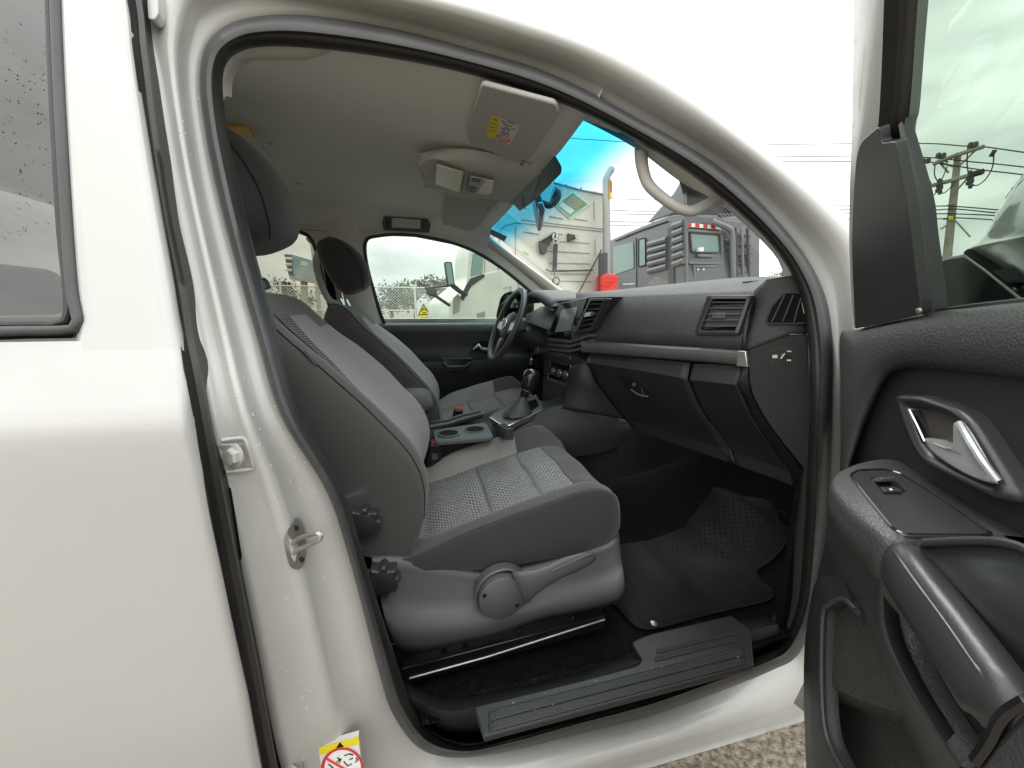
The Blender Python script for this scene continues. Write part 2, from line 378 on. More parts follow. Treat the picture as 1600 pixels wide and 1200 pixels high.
# ---- rear door: skin with the shoulder crease, window frame, glass, edge rubber
SL = [(150,-200),(192,0),(200,75),(220,210),(240,330),(260,440),(272,520),(285,600),(310,740),(340,900),(380,1075),(405,1210),(430,1330)]
SR = [(190,-200),(225,0),(233,75),(250,215),(268,332),(290,440),(303,520),(320,600),(347,740),(378,900),(412,1075),(438,1210),(462,1330)]
def ZX(pts, off):         # skin edge as x against z
    q = segspl([PS(u, v, SIDE, off) for u, v in pts], 6); return sorted([(p.z, p.x) for p in q])
SEAM = ZX(SL, 0.0)
rdoor_rows = []
zs = [.16, .25, .35, .5, .65, .8, .95, 1.04, 1.085, 1.098, 1.108, 1.118, 1.135, 1.16, 1.19, 1.206, 1.212]
xl = -1.45
for z in zs:
    xe = interp(SEAM, z); y = interp(SIDE, z)
    r_ = [V((xl+(xe-.012-xl)*k/24, y, z)) for k in range(25)]
    r_ += [V((xe-.003, y+.002, z)), V((xe, y+.010, z)), V((xe+.001, y+.03, z)), V((xe-.02, y+.05, z))]
    rdoor_rows.append(r_)
rdoor = loft('rear_door', rdoor_rows, M['paint'], truck, smooth=180)
WE = [(92,-120),(96,0),(101,120),(107,230),(115,360),(123,460),(131,500)]      # window seal outer edge
we = [PS(u, v, SIDE, 0.004) for u, v in WE]
fr = []
for k in range(15):
    z = 1.20+(1.80-1.20)*k/14; y = interp(SIDE, z); xe = interp(SEAM, z); xw = interp(sorted((p.z, p.x) for p in we), z)
    fr.append([V((xw-.02, y+.02, z)), V((xw-.004, y+.004, z)), V((xw+.004, y, z))]+[V((xw+(xe-.012-xw)*t/6, y, z)) for t in range(1, 7)]+[V((xe-.003, y+.002, z)), V((xe, y+.010, z)), V((xe+.001, y+.03, z)), V((xe-.02, y+.05, z))])
loft('window_frame', fr, M['paint'], rdoor, smooth=180)
# gap rubber between rear door and B pillar
def GR(f_, o_): return segspl([PS(u, v, SIDE, o_) for u, v in lerp2(SL, SR, f_)], 8)
loft('edge_rubber', [[q+V((0, .03, 0)) for q in GR(-.08, .012)], GR(-.04, .012), GR(.22, .010), GR(.36, .016), GR(.46, .018), GR(.60, .013), GR(.88, .018), GR(1, .045), [q+V((0, .03, 0)) for q in GR(1.02, .045)]], M['darkrub'], rdoor, smooth=60)
# window seal and glass
bpts = [(-420,536),(-200,528),(0,518),(60,517),(104,516),(118,511),(123,498)]
path = [PS(u, v, SIDE, .0) for u, v in bpts]+[PS(u-9, v, SIDE, 0) for u, v in reversed(WE[:-1])]
pth = spl(path, 70)
tube('window_seal', pth, .0062, M['rubber'], rdoor, n=10, flat=(1, .8))
p2 = spl([PS(u, v, SIDE, .004) for u, v in [(-420,526),(-200,518),(0,508),(60,507),(98,504),(106,470)]]+[PS(u-20, v, SIDE, .004) for u, v in reversed(WE[:-2])], 70)
tube('inner_seal', p2, .0042, M['darkrub'], rdoor, n=8)
M['rearglass'] = glass('tinted_rear_glass', (.34, .36, .35), .11)
gz = [1.205+(1.79-1.205)*k/10 for k in range(11)]
loft('window_glass', [[V((x, interp(SIDE, z)+.008, z)) for x in (-1.4, -1.0, -.7, -.52, interp(sorted((p.z, p.x) for p in we), z)-.004)] for z in gz], M['rearglass'], rdoor, smooth=180)

# ---- roof outside, far side outer skin, bonnet and bed: the rest of the truck
rp = sorted([(p.x, p.y, p.z) for p in rows[-1][12*6:19*6]])
def roof_edge(x): return (interp([(p[0], p[1]) for p in rp], x)-.012, interp([(p[0], p[2]) for p in rp], x)-.006)
rf = []
for i in range(13):
    x = -1.45+i*(1.83)/12
    rf.append([V((x, roof_edge(x)[0]+(3.1-2*roof_edge(x)[0])*k/16, roof_edge(x)[1]+.045*math.sin(math.pi*k/16))) for k in range(17)])
loft('roof_panel', rf, M['paint'], truck, smooth=180, solid=.01)
fs = []
for z in (.2, .35, .5, .8, 1.0, 1.1, 1.2):
    y = 3.1-interp(SIDE, z); fs.append([V((x, y, z)) for x in (-1.45, -.9, -.35, .2, .8, 1.2)])
loft('far_side_panel', fs, M['paint'], truck, smooth=60, solid=.01)
bn = []
for i in range(9):
    x = 1.22+i*1.15/8
    bn.append([V((x+.0, .66+1.78*k/12, 1.14-.10*(i/8)**2+.05*math.sin(math.pi*k/12))) for k in range(13)])
bonnet_top = loft('bonnet', bn, M['paint'], truck, smooth=180, solid=.012)
fw = []
for z, o in ((.42, .05), (.7, .02), (.95, 0), (1.08, .01), (1.14, .06)):
    fw.append([V((x, .60+o, z)) for x in (.97, 1.1, 1.3, 1.7, 2.1, 2.37)])
loft('front_wing', fw, M['paint'], truck, smooth=60, solid=.01)
bedm = MB()
bedm.box((-2.3, 1.55, .82), (1.66, 1.86, .62)); bedm.build('cargo_bed', M['paint'], truck, bevel=.03)
for (x, y) in ((1.75, .66), (1.75, 2.44), (-1.75, .66), (-1.75, 2.44)):
    ty = lathe('wheel', (x, y-.12 if y < 1.5 else y+.12, .36), (0, 1 if y < 1.5 else -1, 0), [(.20, 0), (.33, .0), (.36, .03), (.36, .2), (.33, .23), (.2, .23)], M['darkrub'], truck)
    lathe('rim', (x, y-.125 if y < 1.5 else y+.125, .36), (0, 1 if y < 1.5 else -1, 0), [(.03, 0), (.08, .02), (.19, .01), (.21, -.004), (.21, .1)], M['silver'], ty, caps=True)

# ---- interior shell: headliner, far side wall with its windows, pillars, floor
def hz(x, y):
    zc = 1.745 if x < 0 else 1.745-.05*min(1, x/.33)-max(0, (x-.33)/.06)*.02
    e = abs(y-1.565)/.745
    d = max(0, (e-.70)/.30) if y > 1.5 else 0; return zc-.095*d*d*(3-2*d)
hx = lambda y: .385+.012*math.cos((y-1.57)*1.6)
re_ = sorted([(p.x, p.y, p.z) for p in r7[12*6:19*6]])
def head_edge(x): return interp([(p[0], p[1]) for p in re_], x)-.03+(.10*min(1, max(0, (re_[0][0]+.05-x)/.06))), interp([(p[0], p[2]) for p in re_], x)+.012
hr = []
for i in range(31):
    r_ = []
    for k in range(41):
        x = -1.28+(.385+1.28)*i/30; y0, z0 = head_edge(x); t = k/40; y = y0+(2.315-y0)*t; x = -1.28+(hx(y)+1.28)*i/30
        z = hz(x, y); e = max(0, 1-t/.16); z = z+(z0-.0-z)*e*e*(3-2*e) if t < .16 else z; r_.append(V((x, y, z)))
    hr.append(r_)
hr.append([p+V((.012, 0, .03)) for p in hr[-1]])
headliner = loft('headliner', hr, M['head'], truck, smooth=180)
# near-side rail trim under the roof edge (pale plastic)
# far side upper wall with two window openings
def PF(u, v, off=0): return PS(u, v, FAR, off)
def ringwall(name, win, outer, n, mt, parent, lip=.03):
    a = [V(p) for p in win]; b = [V(p) for p in outer]
    rr = [segspl(b, n, True), segspl(mid(a, b, .12), n, True), segspl(a, n, True)]
    rr[1] = [p+V((0, -.008, 0)) for p in rr[1]]
    rr.append([p+V((0, .05, 0)) for p in rr[2]])
    return loft(name, rr, mt, parent, close_c=True, smooth=60)
WD = [(571,377),(590,368),(640,366),(700,377),(745,394),(790,423),(832,458),(868,490),(862,504),(772,508),(680,509),(610,510),(598,500),(585,460),(572,410)]
OD = [(528,352),(580,344),(645,344),(710,352),(765,372),(815,408),(866,452),(915,498),(915,522),(780,524),(680,526),(600,528),(560,515),(545,460),(530,410)]
wd = T(PF, WD)
def xyz(pts): return [V((p[0], interp(FAR, p[1]), p[1])) for p in pts]
od = [V((p.x, p.y, p.z)) for p in T(PF, OD)]
for i in (1, 2, 3): od[i] = V((od[i].x, 2.235, 1.70))
od[0] = V((-.40, 2.235, 1.70))
far_frame = ringwall('driver_window_surround', wd, od, 6, M['pillar'], truck)
# rubber round the driver window
q = segspl([p+V((0, .004, 0)) for p in T(PF, WD)], 5, True)
tube('window_rubber', q, .011, M['darkrub'], far_frame, n=8, closed=True)
M['cabglass'] = glass('cabin_glass', (.78, .84, .81), .03)
plate('driver_window_glass', [p+V((0, .03, 0)) for p in segspl(wd, 4, True)], (0, .004, 0), M['cabglass'], truck, smooth=0)
# rear far window, B pillar
WR = [(470,362),(484,370),(494,390),(506,440),(516,480),(522,512),(440,516),(300,520),(200,520),(230,440),(280,375),(330,352),(400,350),(440,353)]
wr = T(PF, WR)
orr = [V((p.x, p.y, p.z)) for p in wr]
orr = []
cx = sum(p.x for p in wr)/len(wr); cz = sum(p.z for p in wr)/len(wr)
for p in wr:
    q_ = V((cx+(p.x-cx)*1.25, 0, cz+(p.z-cz)*1.3)); q_.z = min(q_.z, 1.71); q_.x = min(q_.x, -.30); q_.y = interp(FAR, q_.z); orr.append(q_)
rf_ = ringwall('far_rear_window_surround', wr, orr, 6, M['pillar'], truck)
tube('window_rubber', segspl([p+V((0, .004, 0)) for p in wr], 5, True), .013, M['darkrub'], rf_, n=8, closed=True)
M['cabglass2'] = glass('tinted_cabin_glass', (.60, .61, .56), .03)
plate('far_rear_window_glass', [p+V((0, .03, 0)) for p in segspl(wr, 4, True)], (0, .004, 0), M['cabglass2'], truck, smooth=0)
bp = []
for z in (.3, .9, 1.165, 1.25, 1.4, 1.55, 1.66, 1.71):
    y = interp(FAR, z)-.022; lean = (1.71-z)*.16
    bp.append([V((-.46+lean, y+.03, z)), V((-.44+lean, y, z)), V((-.38+lean, y-.012, z)), V((-.31+lean, y, z)), V((-.285+lean, y+.035, z))])
loft('far_centre_pillar', bp, M['pillar'], truck, smooth=180)
# far A pillar
pa = spl([PF(u, v, -.004) for u, v in [(700,360),(745,376),(790,406),(832,440),(880,482)]], 20)
pm = spl([PS(u, v, FAR, -.055) for u, v in [(730,358),(765,374),(812,408),(855,440),(900,476)]], 20)
pw_ = spl([PS(u, v, FAR, -.03) for u, v in [(752,356),(775,377),(822,412),(872,448),(915,478)]], 20)
loft('far_front_pillar', [[p+V((0, .05, 0)) for p in pa], pa, pm, pw_, [p+V((.02, .04, .0)) for p in pw_]], M['pillar'], truck, smooth=180)
# floor pan and tunnel, bulkhead, back wall
fl = MB()
fpts = []
ny = 40
frows = []
for x, z0 in ((-1.3, .26), (-.2, .24), (.5, .24), (.95, .24), (1.12, .27), (1.32, .44), (1.42, .75), (1.42, 1.2)):
    r_ = []
    for k in range(ny+1):
        y = .80+1.56*k/ny; t = max(0, 1-abs(y-1.55)/.24); t = t*t*(3-2*t)
        r_.append(V((x, y, z0+.22*t*(1 if x < 1.2 else .3))))
    frows.append(r_)
floor_ = loft('floor_carpet', frows, M['carpet'], truck, smooth=180)
loft('sill_carpet', [[V((x, .725, .340)), V((x, .785, .325)), V((x, .83, .245)), V((x, .9, .242))] for x in [-.06+k*.05 for k in range(23)]], M['carpet'], floor_, smooth=180)
bw = MB(); bw.box((-1.30, 1.55, .75), (.05, 1.6, .9)); bw.box((-1.30, 1.55, 1.70), (.05, 1.5, .12)); bw.box((-1.30, .85, 1.4), (.05, .14, .5)); bw.box((-1.30, 2.26, 1.4), (.05, .14, .5))
bw.build('cab_back_wall', M['head'], truck)
plate('back_window_glass', [V((-1.305, .92, 1.2)), V((-1.305, 2.19, 1.2)), V((-1.305, 2.19, 1.64)), V((-1.305, .92, 1.64))], (-.004, 0, 0), M['cabglass2'], truck, smooth=0)
# windscreen
def wsx(y, t): # t 0 header .. 1 cowl
    b = 1-((y-1.57)/.72)**2
    return .392+.012*b+(.82+.10*b)*t
ws = []
for i in range(13):
    t = i/12; r_ = []
    for k in range(17):
        y = (.885-.05*t)+(2.27-.885+.10*t)*k/16; r_.append(V((wsx(y, t), y, 1.70-.52*t-.03*t*t)))
    ws.append(r_)
M['screen'] = glass('windscreen_glass', (.84, .89, .87), .025, band=(.165, .235, (.05, .47, .76)))
screen = loft('windscreen', ws, M['screen'], truck, smooth=180)
# ------------------------------------------------------------------ dashboard
DFN = V((1, .3345, 0))
def DF(u, v, off=0): return PP(u, v, V((.65+off, 1.43, 1)), DFN)
def PADF(u, v, o=0): return DF(u, v, .055*max(-.3, min(1, (545-v)/85))+o)
EPN = V((-.70, -.715, 0))
def EP(u, v, off=0): return PP(u, v, V((.835, .835, 1))+EPN*off, EPN)
dash = None
a = [(900,457),(938,455),(1000,449),(1075,441),(1150,434),(1200,432),(1240,431)]
b = [(900,466),(943,463),(1010,460),(1080,457),(1140,455),(1165,454),(1182,454)]
c = [(893,531),(920,533),(985,536),(1050,540),(1110,543),(1140,545),(1167,547)]
N = 40
ra = spl([DF(u, v, .055+.015+.10*i/6) for i, (u, v) in enumerate(a)], N)
rb = spl([DF(u, v, .055) for u, v in b], N)
rb2 = spl([DF(u, v+3, .047) for u, v in b], N)
rc = spl([DF(u, v, 0) for u, v in c], N)
mid1 = mid(rb2, rc, .35); mid2 = mid(rb2, rc, .75)
back = [p+V((.30, .0, -.03)) for p in ra]
def bow(r_, d): return [p+V((-d, 0, 0)) for p in r_]
dash = loft('dashboard', [back, ra, mid(ra, rb, .55), rb, rb2, bow(mid1, .012), bow(mid2, .010), rc, [p+V((.05, 0, 0)) for p in rc]], M['dash'], truck, smooth=180)
# grey trim strip
plate('dash_core', [DF(u, v, .035) for u, v in [(890,480),(1160,480),(1166,560),(1150,604),(1075,596),(980,580),(905,570)]], (.02, 0, 0), M['black'], dash, smooth=0)
st = [(908,532),(985,537),(1050,541),(1110,544),(1150,547),(1163,548)]
sb = [(908,551),(985,557),(1050,562),(1110,567),(1150,571),(1163,572)]
s0 = spl([DF(u, v, -.008) for u, v in st], N); s1 = spl([DF(u, v, -.020) for u, v in lerp2(st, sb, .22)], N)
s2 = spl([DF(u, v, -.020) for u, v in lerp2(st, sb, .85)], N); s3 = spl([DF(u, v, -.006) for u, v in sb], N)
loft('trim_strip', [[p+V((.06, 0, 0)) for p in s0], s0, s1, s2, s3, [p+V((.06, 0, 0)) for p in s3]], M['strip'], dash, smooth=60)
# pale end cap of the strip
plate('strip_end', [DF(u, v, -.023) for u, v in [(1152,548),(1165,549),(1168,574),(1150,572)]], (.03, 0, 0), M['silver'], dash, bevel=.002)
# glovebox and the lower panel
def low(name, tops, led, botm, lip, mt):
    n = 16
    r1 = spl([DF(u, v, -.004) for u, v in tops], n); r2 = spl([DF(u, v, -.030) for u, v in led], n)
    r3 = spl([DF(u, v, o) for u, v, o in botm], n); r4 = spl([DF(u, v, o) for u, v, o in lip], n)
    rows_ = [[p+V((.05, 0, .005)) for p in r1], r1, mid(r1, r2, .85), r2, mid(r2, r3, .04), bow(mid(r2, r3, .35), .015), bow(mid(r2, r3, .7), .012), r3, mid(r3, r4, .2), r4, [p+V((.25, .0, .03)) for p in r4]]
    return loft(name, rows_, mt, dash, smooth=50, solid=.004)
low('glovebox', [(921,553),(985,559),(1040,564),(1079,568)], [(916,566),(980,576),(1030,584),(1074,592)], [(973,650,.10),(1040,672,.12),(1090,687,.13),(1138,701,.14)], [(988,668,.11),(1050,691,.13),(1100,708,.14),(1146,724,.15)], M['plastic'])
low('lower_panel', [(1083,569),(1110,570),(1140,572),(1160,574)], [(1078,593),(1105,596),(1130,599),(1151,601)], [(1142,702,.14),(1180,715,.15),(1210,726,.16),(1236,737,.17)], [(1150,725,.15),(1185,738,.16),(1215,748,.17),(1244,760,.18)], M['plastic'])
# side return of the lower panel and the end panel
def strip3(name, la, lb, mt, parent, n=20, back_=(.05, .03, 0), **k):
    p, q = spl(la, n), spl(lb, n)
    return loft(name, [[i+V(back_) for i in p], p, mid(p, q), q, [i+V(back_) for i in q]], mt, parent, **k)
lA = [DF(1160, 575, -.005), DF(1152, 601, -.028), DF(1160, 626, .02), DF(1187, 677, .09), DF(1231, 733, .165), DF(1246, 761, .18)]
lB = [EP(1169, 552, .004), EP(1169, 594, .004), EP(1175, 619, .004), EP(1199, 661, .0), EP(1252, 733, .0), EP(1266, 765, .0)]
strip3('side_return', lA, lB, M['plastic'], dash, smooth=60)
ep = [(1179,526),(1262,522),(1266,600),(1266,742),(1258,736),(1200,662),(1176,619),(1170,594),(1170,545)]
plate('end_panel', fillet([EP(u, v, .010) for u, v in ep], [.012, 0, 0, .0, .01, .03, .03, .03, .012], 4), (.03, .03, 0), M['plastic'], dash, bevel=.003, seg=2)
# upper end of the dash with the demister vent
u0 = [PADF(1182, 454), PADF(1181, 480), PADF(1176, 500), PADF(1170, 525), PADF(1167, 548)]
u1 = [EP(1200, 437, .012), EP(1205, 462, .018), EP(1196, 492, .016), EP(1185, 517, .014), EP(1174, 545, .01)]
u2 = [EP(1240, 431, .004), EP(1242, 460, .012), EP(1240, 490, .012), EP(1238, 508, .011), EP(1236, 521, .008)]
u3 = [EP(1262, 442, -.01), EP(1264, 462, .0), EP(1265, 480, .0), EP(1266, 505, .0), EP(1266, 522, .0)]
loft('dash_end', [spl(x, 16) for x in (u0, u1, u2, u3)], M['dash'], dash, smooth=180, solid=.006, soff=1)
# stitched seam lines along the end of the pad
for dx in (0, 9):
    tube('pad_seam', spl([PADF(1186+dx, 452, -.004), PADF(1176+dx, 478, -.012), PADF(1166+dx, 505, -.013), PADF(1160+dx, 530, -.011), PADF(1160+dx*.7, 546, -.006)], 20), .0011, M['black'], dash, n=5)
sv = [(1225,458),(1250,457),(1259,468),(1260,505),(1200,506),(1197,500),(1206,478)]
svp = fillet([EP(u, v, .024) for u, v in sv], .008, 4)
vent = plate('side_vent', svp, (.03, .03, 0), M['black'], dash, bevel=.002)  # black face paints the shade of a recess behind the slats
tube('vent_bezel', svp, .0022, M['smooth'], vent, n=6, closed=True)
for (x0, x1) in ((1226, 1206), (1240, 1223), (1253, 1241)):
    tube('slat', [EP(x0, 461, .027), EP((x0+x1)/2-1, 484, .030), EP(x1, 503, .027)], .0017, M['strip'], vent, n=6, flat=(1, .6))
# rectangular passenger vent
def vent_box(name, q, inner, nsl, planef, slm, base=0):
    fr_ = fillet([planef(u, v, base-.010) for u, v in q], .008, 4); inn = fillet([planef(u, v, base-.013) for u, v in inner], .006, 4)
    o = MB().ring(fr_, inn, (.025, 0, 0)).build(name, M['smooth'], dash, bevel=.0015)
    plate('duct_shade', [planef(u, v, base+.0015) for u, v in inner], (.002, 0, 0), M['black'], o, smooth=0)  # flat black plate paints the dark inside the vent; no hollow is cut
    tl, tr, br, bl = inner
    for k in range(nsl):
        t = (k+.7)/(nsl+.4)
        l = (tl[0]+(bl[0]-tl[0])*t, tl[1]+(bl[1]-tl[1])*t); r_ = (tr[0]+(br[0]-tr[0])*t, tr[1]+(br[1]-tr[1])*t)
        p, q_ = planef(*l, base-.008), planef(*r_, base-.008)
        plate('slat', [p, q_, q_+V((.010, .003, .002)), p+V((.010, .003, .002))], (0, 0, .0026), slm, o, smooth=0, bevel=.0006, seg=1)
    return o
def pf(u, v, o=0): return PADF(u, v, o)
pv = vent_box('passenger_vent', [(1105,461),(1174,461),(1153,523),(1084,523)], [(1112,467),(1166,467),(1148,517),(1092,517)], 5, pf, M['strip'], -.016)
kn = [pf(u, v, -.026) for u, v in [(1113,489),(1134,489),(1131,498),(1110,498)]]
plate('vent_tab', kn, (.02, 0, 0), M['strip'], pv, bevel=.002)
# glovebox latch
gb = fillet([DF(u, v, .0) for u, v in [(974,588),(992,589),(1010,606),(1013,619),(990,612)]], .006, 3)
lat = plate('glovebox_latch', [p+V((-.018, 0, 0)) for p in gb], (.03, 0, 0), M['gloss'], dash, bevel=.002)
tube('latch_lip', [DF(986, 609, -.022), DF(998, 617, -.025), DF(1013, 620, -.022)], .0035, M['grey'], lat, n=8)
lathe('latch_lock', DF(991, 601, -.018), (-1, -.33, 0), [(.007, 0), (.007, .004), (.005, .0045)], M['strip'], lat, n=14)
# airbag switch on the end panel
sw = fillet([EP(u, v, .0125) for u, v in [(1207,544),(1238,544),(1238,568),(1207,568)]], .002, 2)
asw = plate('airbag_switch', sw, (.004, .004, 0), M['gloss'], dash)
tube('switch_frame', sw, .0007, M['grey'], asw, n=5, closed=True)
lathe('key_slot', EP(1223, 556, .013), EPN, [(.0065, 0), (.0065, .003), (.005, .004)], M['smooth'], asw, n=16)
for (u, v, du, dv_) in ((1211, 557, 4, 4), (1233, 549, 3.4, 1.6), (1233, 563, 3.4, 2.2)):
    plate('switch_mark', [EP(u+x*du, v+y*dv_, .0136) for x, y in ((-1, -.6), (1, -.6), (1, .6), (-1, .6))], (.0004, .0004, 0), M['label'], asw, smooth=0)
plate('slot_line', [EP(u, v, .0175) for u, v in [(1226,551),(1227,553),(1221,561),(1219,560)]], (.0004, .0004, 0), M['label'], asw, smooth=0)
# dash top speaker grille slot at the windscreen side
tube('defrost_slot', [DF(1160, 441, .105), DF(1185, 439, .125)], .0015, M['black'], dash, n=5)

# ---- centre stack: radio, vent, climate panel
def RF(u, v, off=0): return PP(u, v, V((.635+off, 1.55, 1)), V((1, .12, 0)))
stk = [(874,474),(922,463),(950,463),(926,520),(893,534),(892,552),(918,566),(905,600),(880,640),(846,650),(850,560),(853,530)]
plate('centre_stack', [RF(u, v, .004) for u, v in stk], (.16, .03, 0), M['smooth'], dash, bevel=.004)
rad = plate('radio', fillet([RF(u, v, -.010) for u, v in [(874,475),(918,465),(892,531),(855,527)]], .006, 3), (.03, 0, 0), M['gloss'], dash, bevel=.003)
M['screenmat'] = mat('display_glass', (.30, .33, .34), .10, spec=.9)  # pale base colour stands in for sky reflected in the display
plate('radio_screen', [RF(u, v, -.0125) for u, v in [(878,484),(903,479),(890,517),(867,519)]], (.002, 0, 0), M['screenmat'], rad, smooth=0)
for u, v in ((860, 521), (888, 522)):
    lathe('radio_knob', RF(u, v, -.010), (-1, -.1, 0), [(.011, 0), (.010, .016), (.007, .018)], M['smooth'], rad, n=18)
for k in range(5):
    plate('radio_button', [RF(864+k*1.9+x, 499-k*5.6+y, -.0118) for x, y in ((-2.5, 2), (-.8, 1.6), (.4, -1.6), (-1.3, -1.2))], (.001, 0, 0), M['grey'], rad, smooth=0)
    plate('radio_button', [RF(896+k*3.3+x, 519-k*8+y, -.0118) for x, y in ((-1.5, 2.6), (.6, 2.2), (2.4, -2.6), (.3, -2.2))], (.001, 0, 0), M['grey'], rad, smooth=0)
cv = vent_box('centre_vent', [(921,466),(947,466),(925,517),(896,523)], [(922,470),(942,470),(922,512),(901,517)], 5, lambda u, v, o=0: RF(u, v, o), M['strip'], -.008)
plate('vent_tab', [RF(u, v, -.026) for u, v in [(914,489),(924,487),(922,494),(912,496)]], (.015, 0, 0), M['silver'], cv, bevel=.001)
# stepped trim below the radio and the button row
for k, (t, mt) in enumerate(((0, 'grey'), (1, 'strip'), (2, 'grey'))):
    y0 = 531+k*7
    plate('stack_trim', [RF(u, v, -.016+.004*k) for u, v in [(855, y0-3), (890, y0+1), (921, y0-9+k*1.5), (921, y0-5+k*1.5), (890, y0+6), (854, y0+2)]], (.03, 0, 0), M[mt], dash, bevel=.0015)
bt = plate('button_row', [RF(u, v, -.006) for u, v in [(853,548),(889,556),(889,563),(853,555)]], (.02, 0, 0), M['grey'], dash, bevel=.001)
for k in range(6):
    u = 856+k*5.6; v = 551+k*1.25
    plate('stack_button', [RF(u+x, v+y, -.008) for x, y in ((0, -.6), (4.4, .4), (4.4, 5), (0, 4))], (.003, 0, 0), M['smooth'], bt, smooth=0)
cl = plate('climate_panel', fillet([RF(u, v, .0) for u, v in [(861,565),(892,571),(885,602),(856,592)]], .008, 3), (.02, 0, 0), M['gloss'], dash, bevel=.002)
tube('panel_rim', fillet([RF(u, v, -.001) for u, v in [(861,565),(892,571),(885,602),(856,592)]], .008, 3), .0016, M['silver'], cl, n=6, closed=True)
for u, v in ((864, 580), (874, 583), (884, 586)):
    kb = lathe('climate_knob', RF(u, v, -.001), (-1, -.1, 0), [(.019, 0), (.018, .012), (.014, .016)], M['smooth'], cl, n=20)
    tube('knob_ring', disc_pts(RF(u, v, -.014), (-1, -.1, 0), .0165, 20), .0016, M['silver'], kb, n=5, closed=True)

# side of the tunnel below the stack
tp = [PY(918, 566, 1.39), PY(928, 598, 1.37), PY(946, 622, 1.37), PY(980, 656, 1.36)]
tq = [PY(893, 572, 1.44), PY(888, 600, 1.43), PY(884, 622, 1.42), PY(878, 638, 1.42)]
loft('tunnel_side', [spl([p+V((.05, .03, 0)) for p in tp], 12), spl(tp, 12), mid(spl(tp, 12), spl(tq, 12)), spl(tq, 12)], M['plastic'], dash, smooth=180, solid=.004)

# ---- driver's side of the dash: hood, cluster, column, wheel
hd = []
for k in range(13):
    y = 1.70+.46*k/12; s = math.sin(math.pi*k/12)
    hd.append([V((.60-.045*s, y, 1.255+.065*s)), V((.595-.045*s, y, 1.27+.065*s)), V((.62-.03*s, y, 1.29+.06*s)), V((.75, y, 1.30+.05*s)), V((.95, y, 1.28))])
loft('instrument_hood', hd, M['dash'], dash, smooth=180, solid=.006)
gp = fillet([V((.72, 1.72, 1.27)), V((.72, 2.14, 1.27)), V((.66, 2.14, 1.12)), V((.66, 1.72, 1.12))], .03, 4)
cluster = plate('instrument_cluster', gp, (.02, 0, 0), M['gloss'], dash, bevel=.003)
for y in (1.82, 2.04): tube('gauge_ring', disc_pts((.69, y, 1.195), (-1, 0, .4), .055, 24), .003, M['silver'], cluster, n=6, closed=True)
ld = []
for z, x in ((1.27, .76), (1.22, .66), (1.12, .65), (1.05, .66), (.90, .72), (.78, .80)):
    ld.append([V((x, y, z)) for y in (1.66, 1.8, 2.0, 2.2, 2.36)])
loft('driver_lower_dash', ld, M['plastic'], dash, smooth=60, solid=.01)
wc = PY(791, 508, 1.93); tl_ = R(26); wn = V((-math.cos(tl_), -.03, math.sin(tl_)*.9)).normalized()
wheel = tube('steering_wheel', disc_pts(wc, wn, .187, 48), .0165, M['leather'], truck, n=12, closed=True, flat=(1, .85))
M['wheelsilver'] = mat('wheel_silver', (.20, .20, .20), .3, metal=.7)
up_w = (V((0, 0, 1))-wn*wn.z).normalized(); sd_w = wn.cross(up_w)
def wp(a_, b_, h=0): return wc+up_w*a_+sd_w*b_+wn*h
hub = lathe('wheel_hub', wc-wn*.03, wn, [(.03, -.02), (.075, .0), (.078, .02), (.06, .035), (.02, .04)], M['plastic'], wheel, n=24)
for s in (-1, 1):
    plate('wheel_spoke', [wp(.03, s*.06, -.004), wp(.025, s*.178, 0), wp(-.025, s*.178, 0), wp(-.045, s*.06, -.004)], -wn*.018, M['plastic'], wheel, bevel=.005)
    plate('spoke_trim', [wp(.018, s*.075, .002), wp(.012, s*.160, .004), wp(-.020, s*.160, .004), wp(-.032, s*.075, .002)], -wn*.006, M['wheelsilver'], wheel, bevel=.002)
plate('wheel_spoke', [wp(-.05, -.035, -.004), wp(-.178, -.028, 0), wp(-.178, .028, 0), wp(-.05, .035, -.004)], -wn*.018, M['plastic'], wheel, bevel=.005)
plate('spoke_trim', [wp(-.075, -.025, .003), wp(-.165, -.02, .004), wp(-.165, .02, .004), wp(-.075, .025, .003)], -wn*.006, M['wheelsilver'], wheel, bevel=.002)
tube('wheel_emblem', disc_pts(wc+wn*.012, wn, .028, 24), .0025, M['silver'], wheel, n=6, closed=True)
for pts in ([(.023,-.010),(.001,0),(.023,.010)], [(.009,-.024),(-.022,-.011),(-.002,0),(-.022,.011),(.009,.024)]):
    tube('emblem_letter', [wp(a_, b_, .0125) for a_, b_ in pts], .0022, M['silver'], wheel, n=5)
col = tube('steering_column', [wc-wn*.03, wc-wn*.12, wc-wn*.30], [.05, .062, .07], M['plastic'], truck, n=16)
tube('indicator_stalk', [wc-wn*.075+sd_w*.05, wc-wn*.07+sd_w*.12+up_w*.01, wc-wn*.06+sd_w*.17+up_w*.015], [.008, .007, .011], M['smooth'], col, n=8)
tube('wiper_stalk', [wc-wn*.075-sd_w*.05, wc-wn*.07-sd_w*.12+up_w*.01, wc-wn*.06-sd_w*.17+up_w*.015], [.008, .007, .011], M['smooth'], col, n=8)
ig = PY(838, 548, 1.76)
lathe('ignition_barrel', ig, (-.9, -.3, .1), [(.016, -.06), (.018, .0), (.014, .004)], M['smooth'], col, n=16)

# ---- centre console
con = None
cs = []
